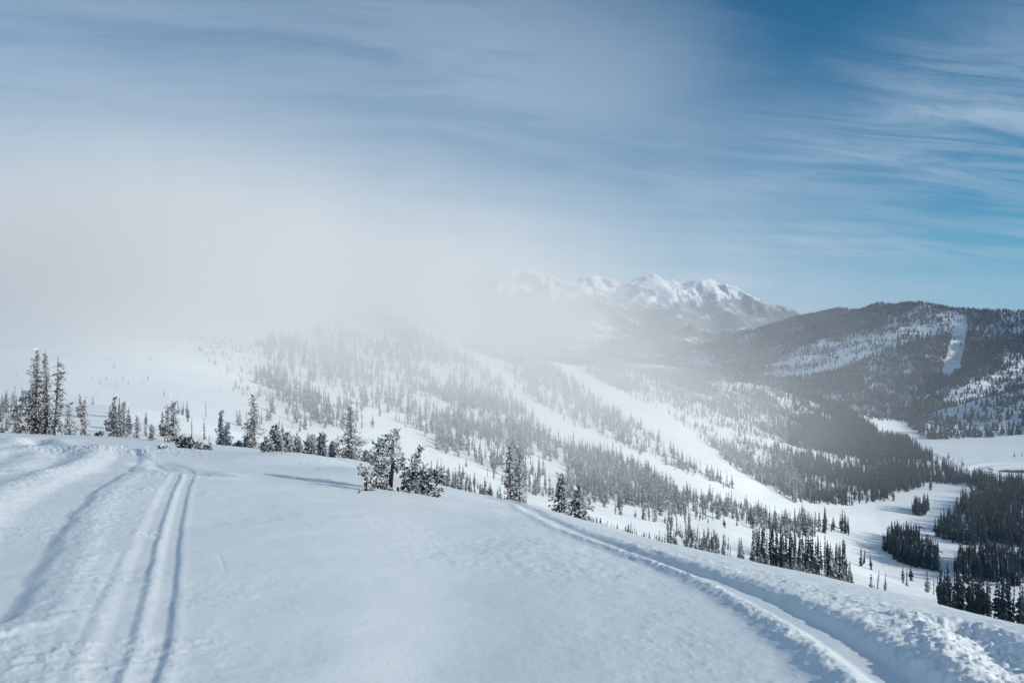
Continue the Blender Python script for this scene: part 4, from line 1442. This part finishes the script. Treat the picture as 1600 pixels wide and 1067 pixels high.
m, t, pv = volume_material('cloud_bank')
pos = t.n('ShaderNodeNewGeometry').outputs['Position']
FOG = [  # centre, radii, density
    ((-620, 900, 66), (520, 420, 82), 0.0080),
    ((-280, 1050, 46), (250, 330, 62), 0.0064),
    ((0, 1350, -10), (170, 260, 45), 0.0026),
    ((-330, 680, -25), (420, 400, 70), 0.0021),
    ((-30, 900, -85), (270, 340, 72), 0.0030),
    ((-185, 430, -24), (150, 130, 26), 0.0022),
]
nz_ = t.noise(pos, 0.0042, 6.0, 0.6, 0.6)
nf = t.ramp(nz_, 0.30, 0.70, 0.25, 1.65)
tot = None
for c, r, a in FOG:
    q = t.vm('MULTIPLY', t.vm('SUBTRACT', pos, c), tuple(1.0 / w for w in r))
    e = t.m('MULTIPLY', t.m('EXPONENT', t.m('MULTIPLY', t.vm('DOT_PRODUCT', q, q), -1.0)), a)
    tot = e if tot is None else t.m('ADD', tot, e)
tot = t.m('MAXIMUM', t.m('SUBTRACT', t.m('MULTIPLY', tot, nf), 0.00022), 0.0)
t.put(pv.inputs['Density'], tot)
pv.inputs['Color'].default_value = (0.995, 0.99, 0.985, 1)
pv.inputs['Anisotropy'].default_value = 0.25
m.cycles.volume_step_rate = 0.6
fg = box_mesh('fog', (-1500, 130, -230), (620, 1950, 330), m)
tag(fg, 'bank of low white cloud drifting over the hillside', 'fog', kind='stuff')

m, t, pv = volume_material('valley_mist')
pos = t.n('ShaderNodeNewGeometry').outputs['Position']
q = t.vm('MULTIPLY', t.vm('SUBTRACT', pos, (900, 6500, -40)), (1 / 1150.0, 1 / 900.0, 1 / 230.0))
e = t.m('MULTIPLY', t.m('EXPONENT', t.m('MULTIPLY', t.vm('DOT_PRODUCT', q, q), -1.0)), 0.00028)
nf = t.ramp(t.noise(pos, 0.0011, 4.0, 0.55), 0.32, 0.68, 0.35, 1.6)
t.put(pv.inputs['Density'], t.m('MAXIMUM', t.m('SUBTRACT', t.m('MULTIPLY', e, nf), 0.000003), 0.0))
pv.inputs['Color'].default_value = (0.94, 0.96, 0.98, 1)
m.cycles.volume_step_rate = 1.0
ms = box_mesh('mist', (-1700, 4600, -302), (3500, 8500, 480), m)
tag(ms, 'thin mist hanging in the far valley before the mountains', 'mist', kind='stuff')

m, t, pv = volume_material('added_shade_cloud')  # cloud added out of view, between sun and near slope, to weaken the sunlight
pos = t.n('ShaderNodeNewGeometry').outputs['Position']
q = t.vm('MULTIPLY', t.vm('SUBTRACT', pos, (400, -80, 158)), (1 / 130.0, 1 / 190.0, 1 / 55.0))
e = t.m('MULTIPLY', t.m('EXPONENT', t.m('MULTIPLY', t.vm('DOT_PRODUCT', q, q), -1.0)), 0.0018)
nf = t.ramp(t.noise(pos, 0.010, 4.0, 0.55), 0.30, 0.70, 0.5, 1.4)
t.put(pv.inputs['Density'], t.m('MAXIMUM', t.m('SUBTRACT', t.m('MULTIPLY', e, nf), 0.0001), 0.0))
pv.inputs['Color'].default_value = (0.99, 0.99, 0.99, 1)
m.cycles.volume_step_rate = 1.0
cl = box_mesh('cloud', (130, -480, 30), (700, 260, 300), m)
tag(cl, 'thin unseen cloud added to soften the sun on the near slope', 'cloud', kind='stuff')
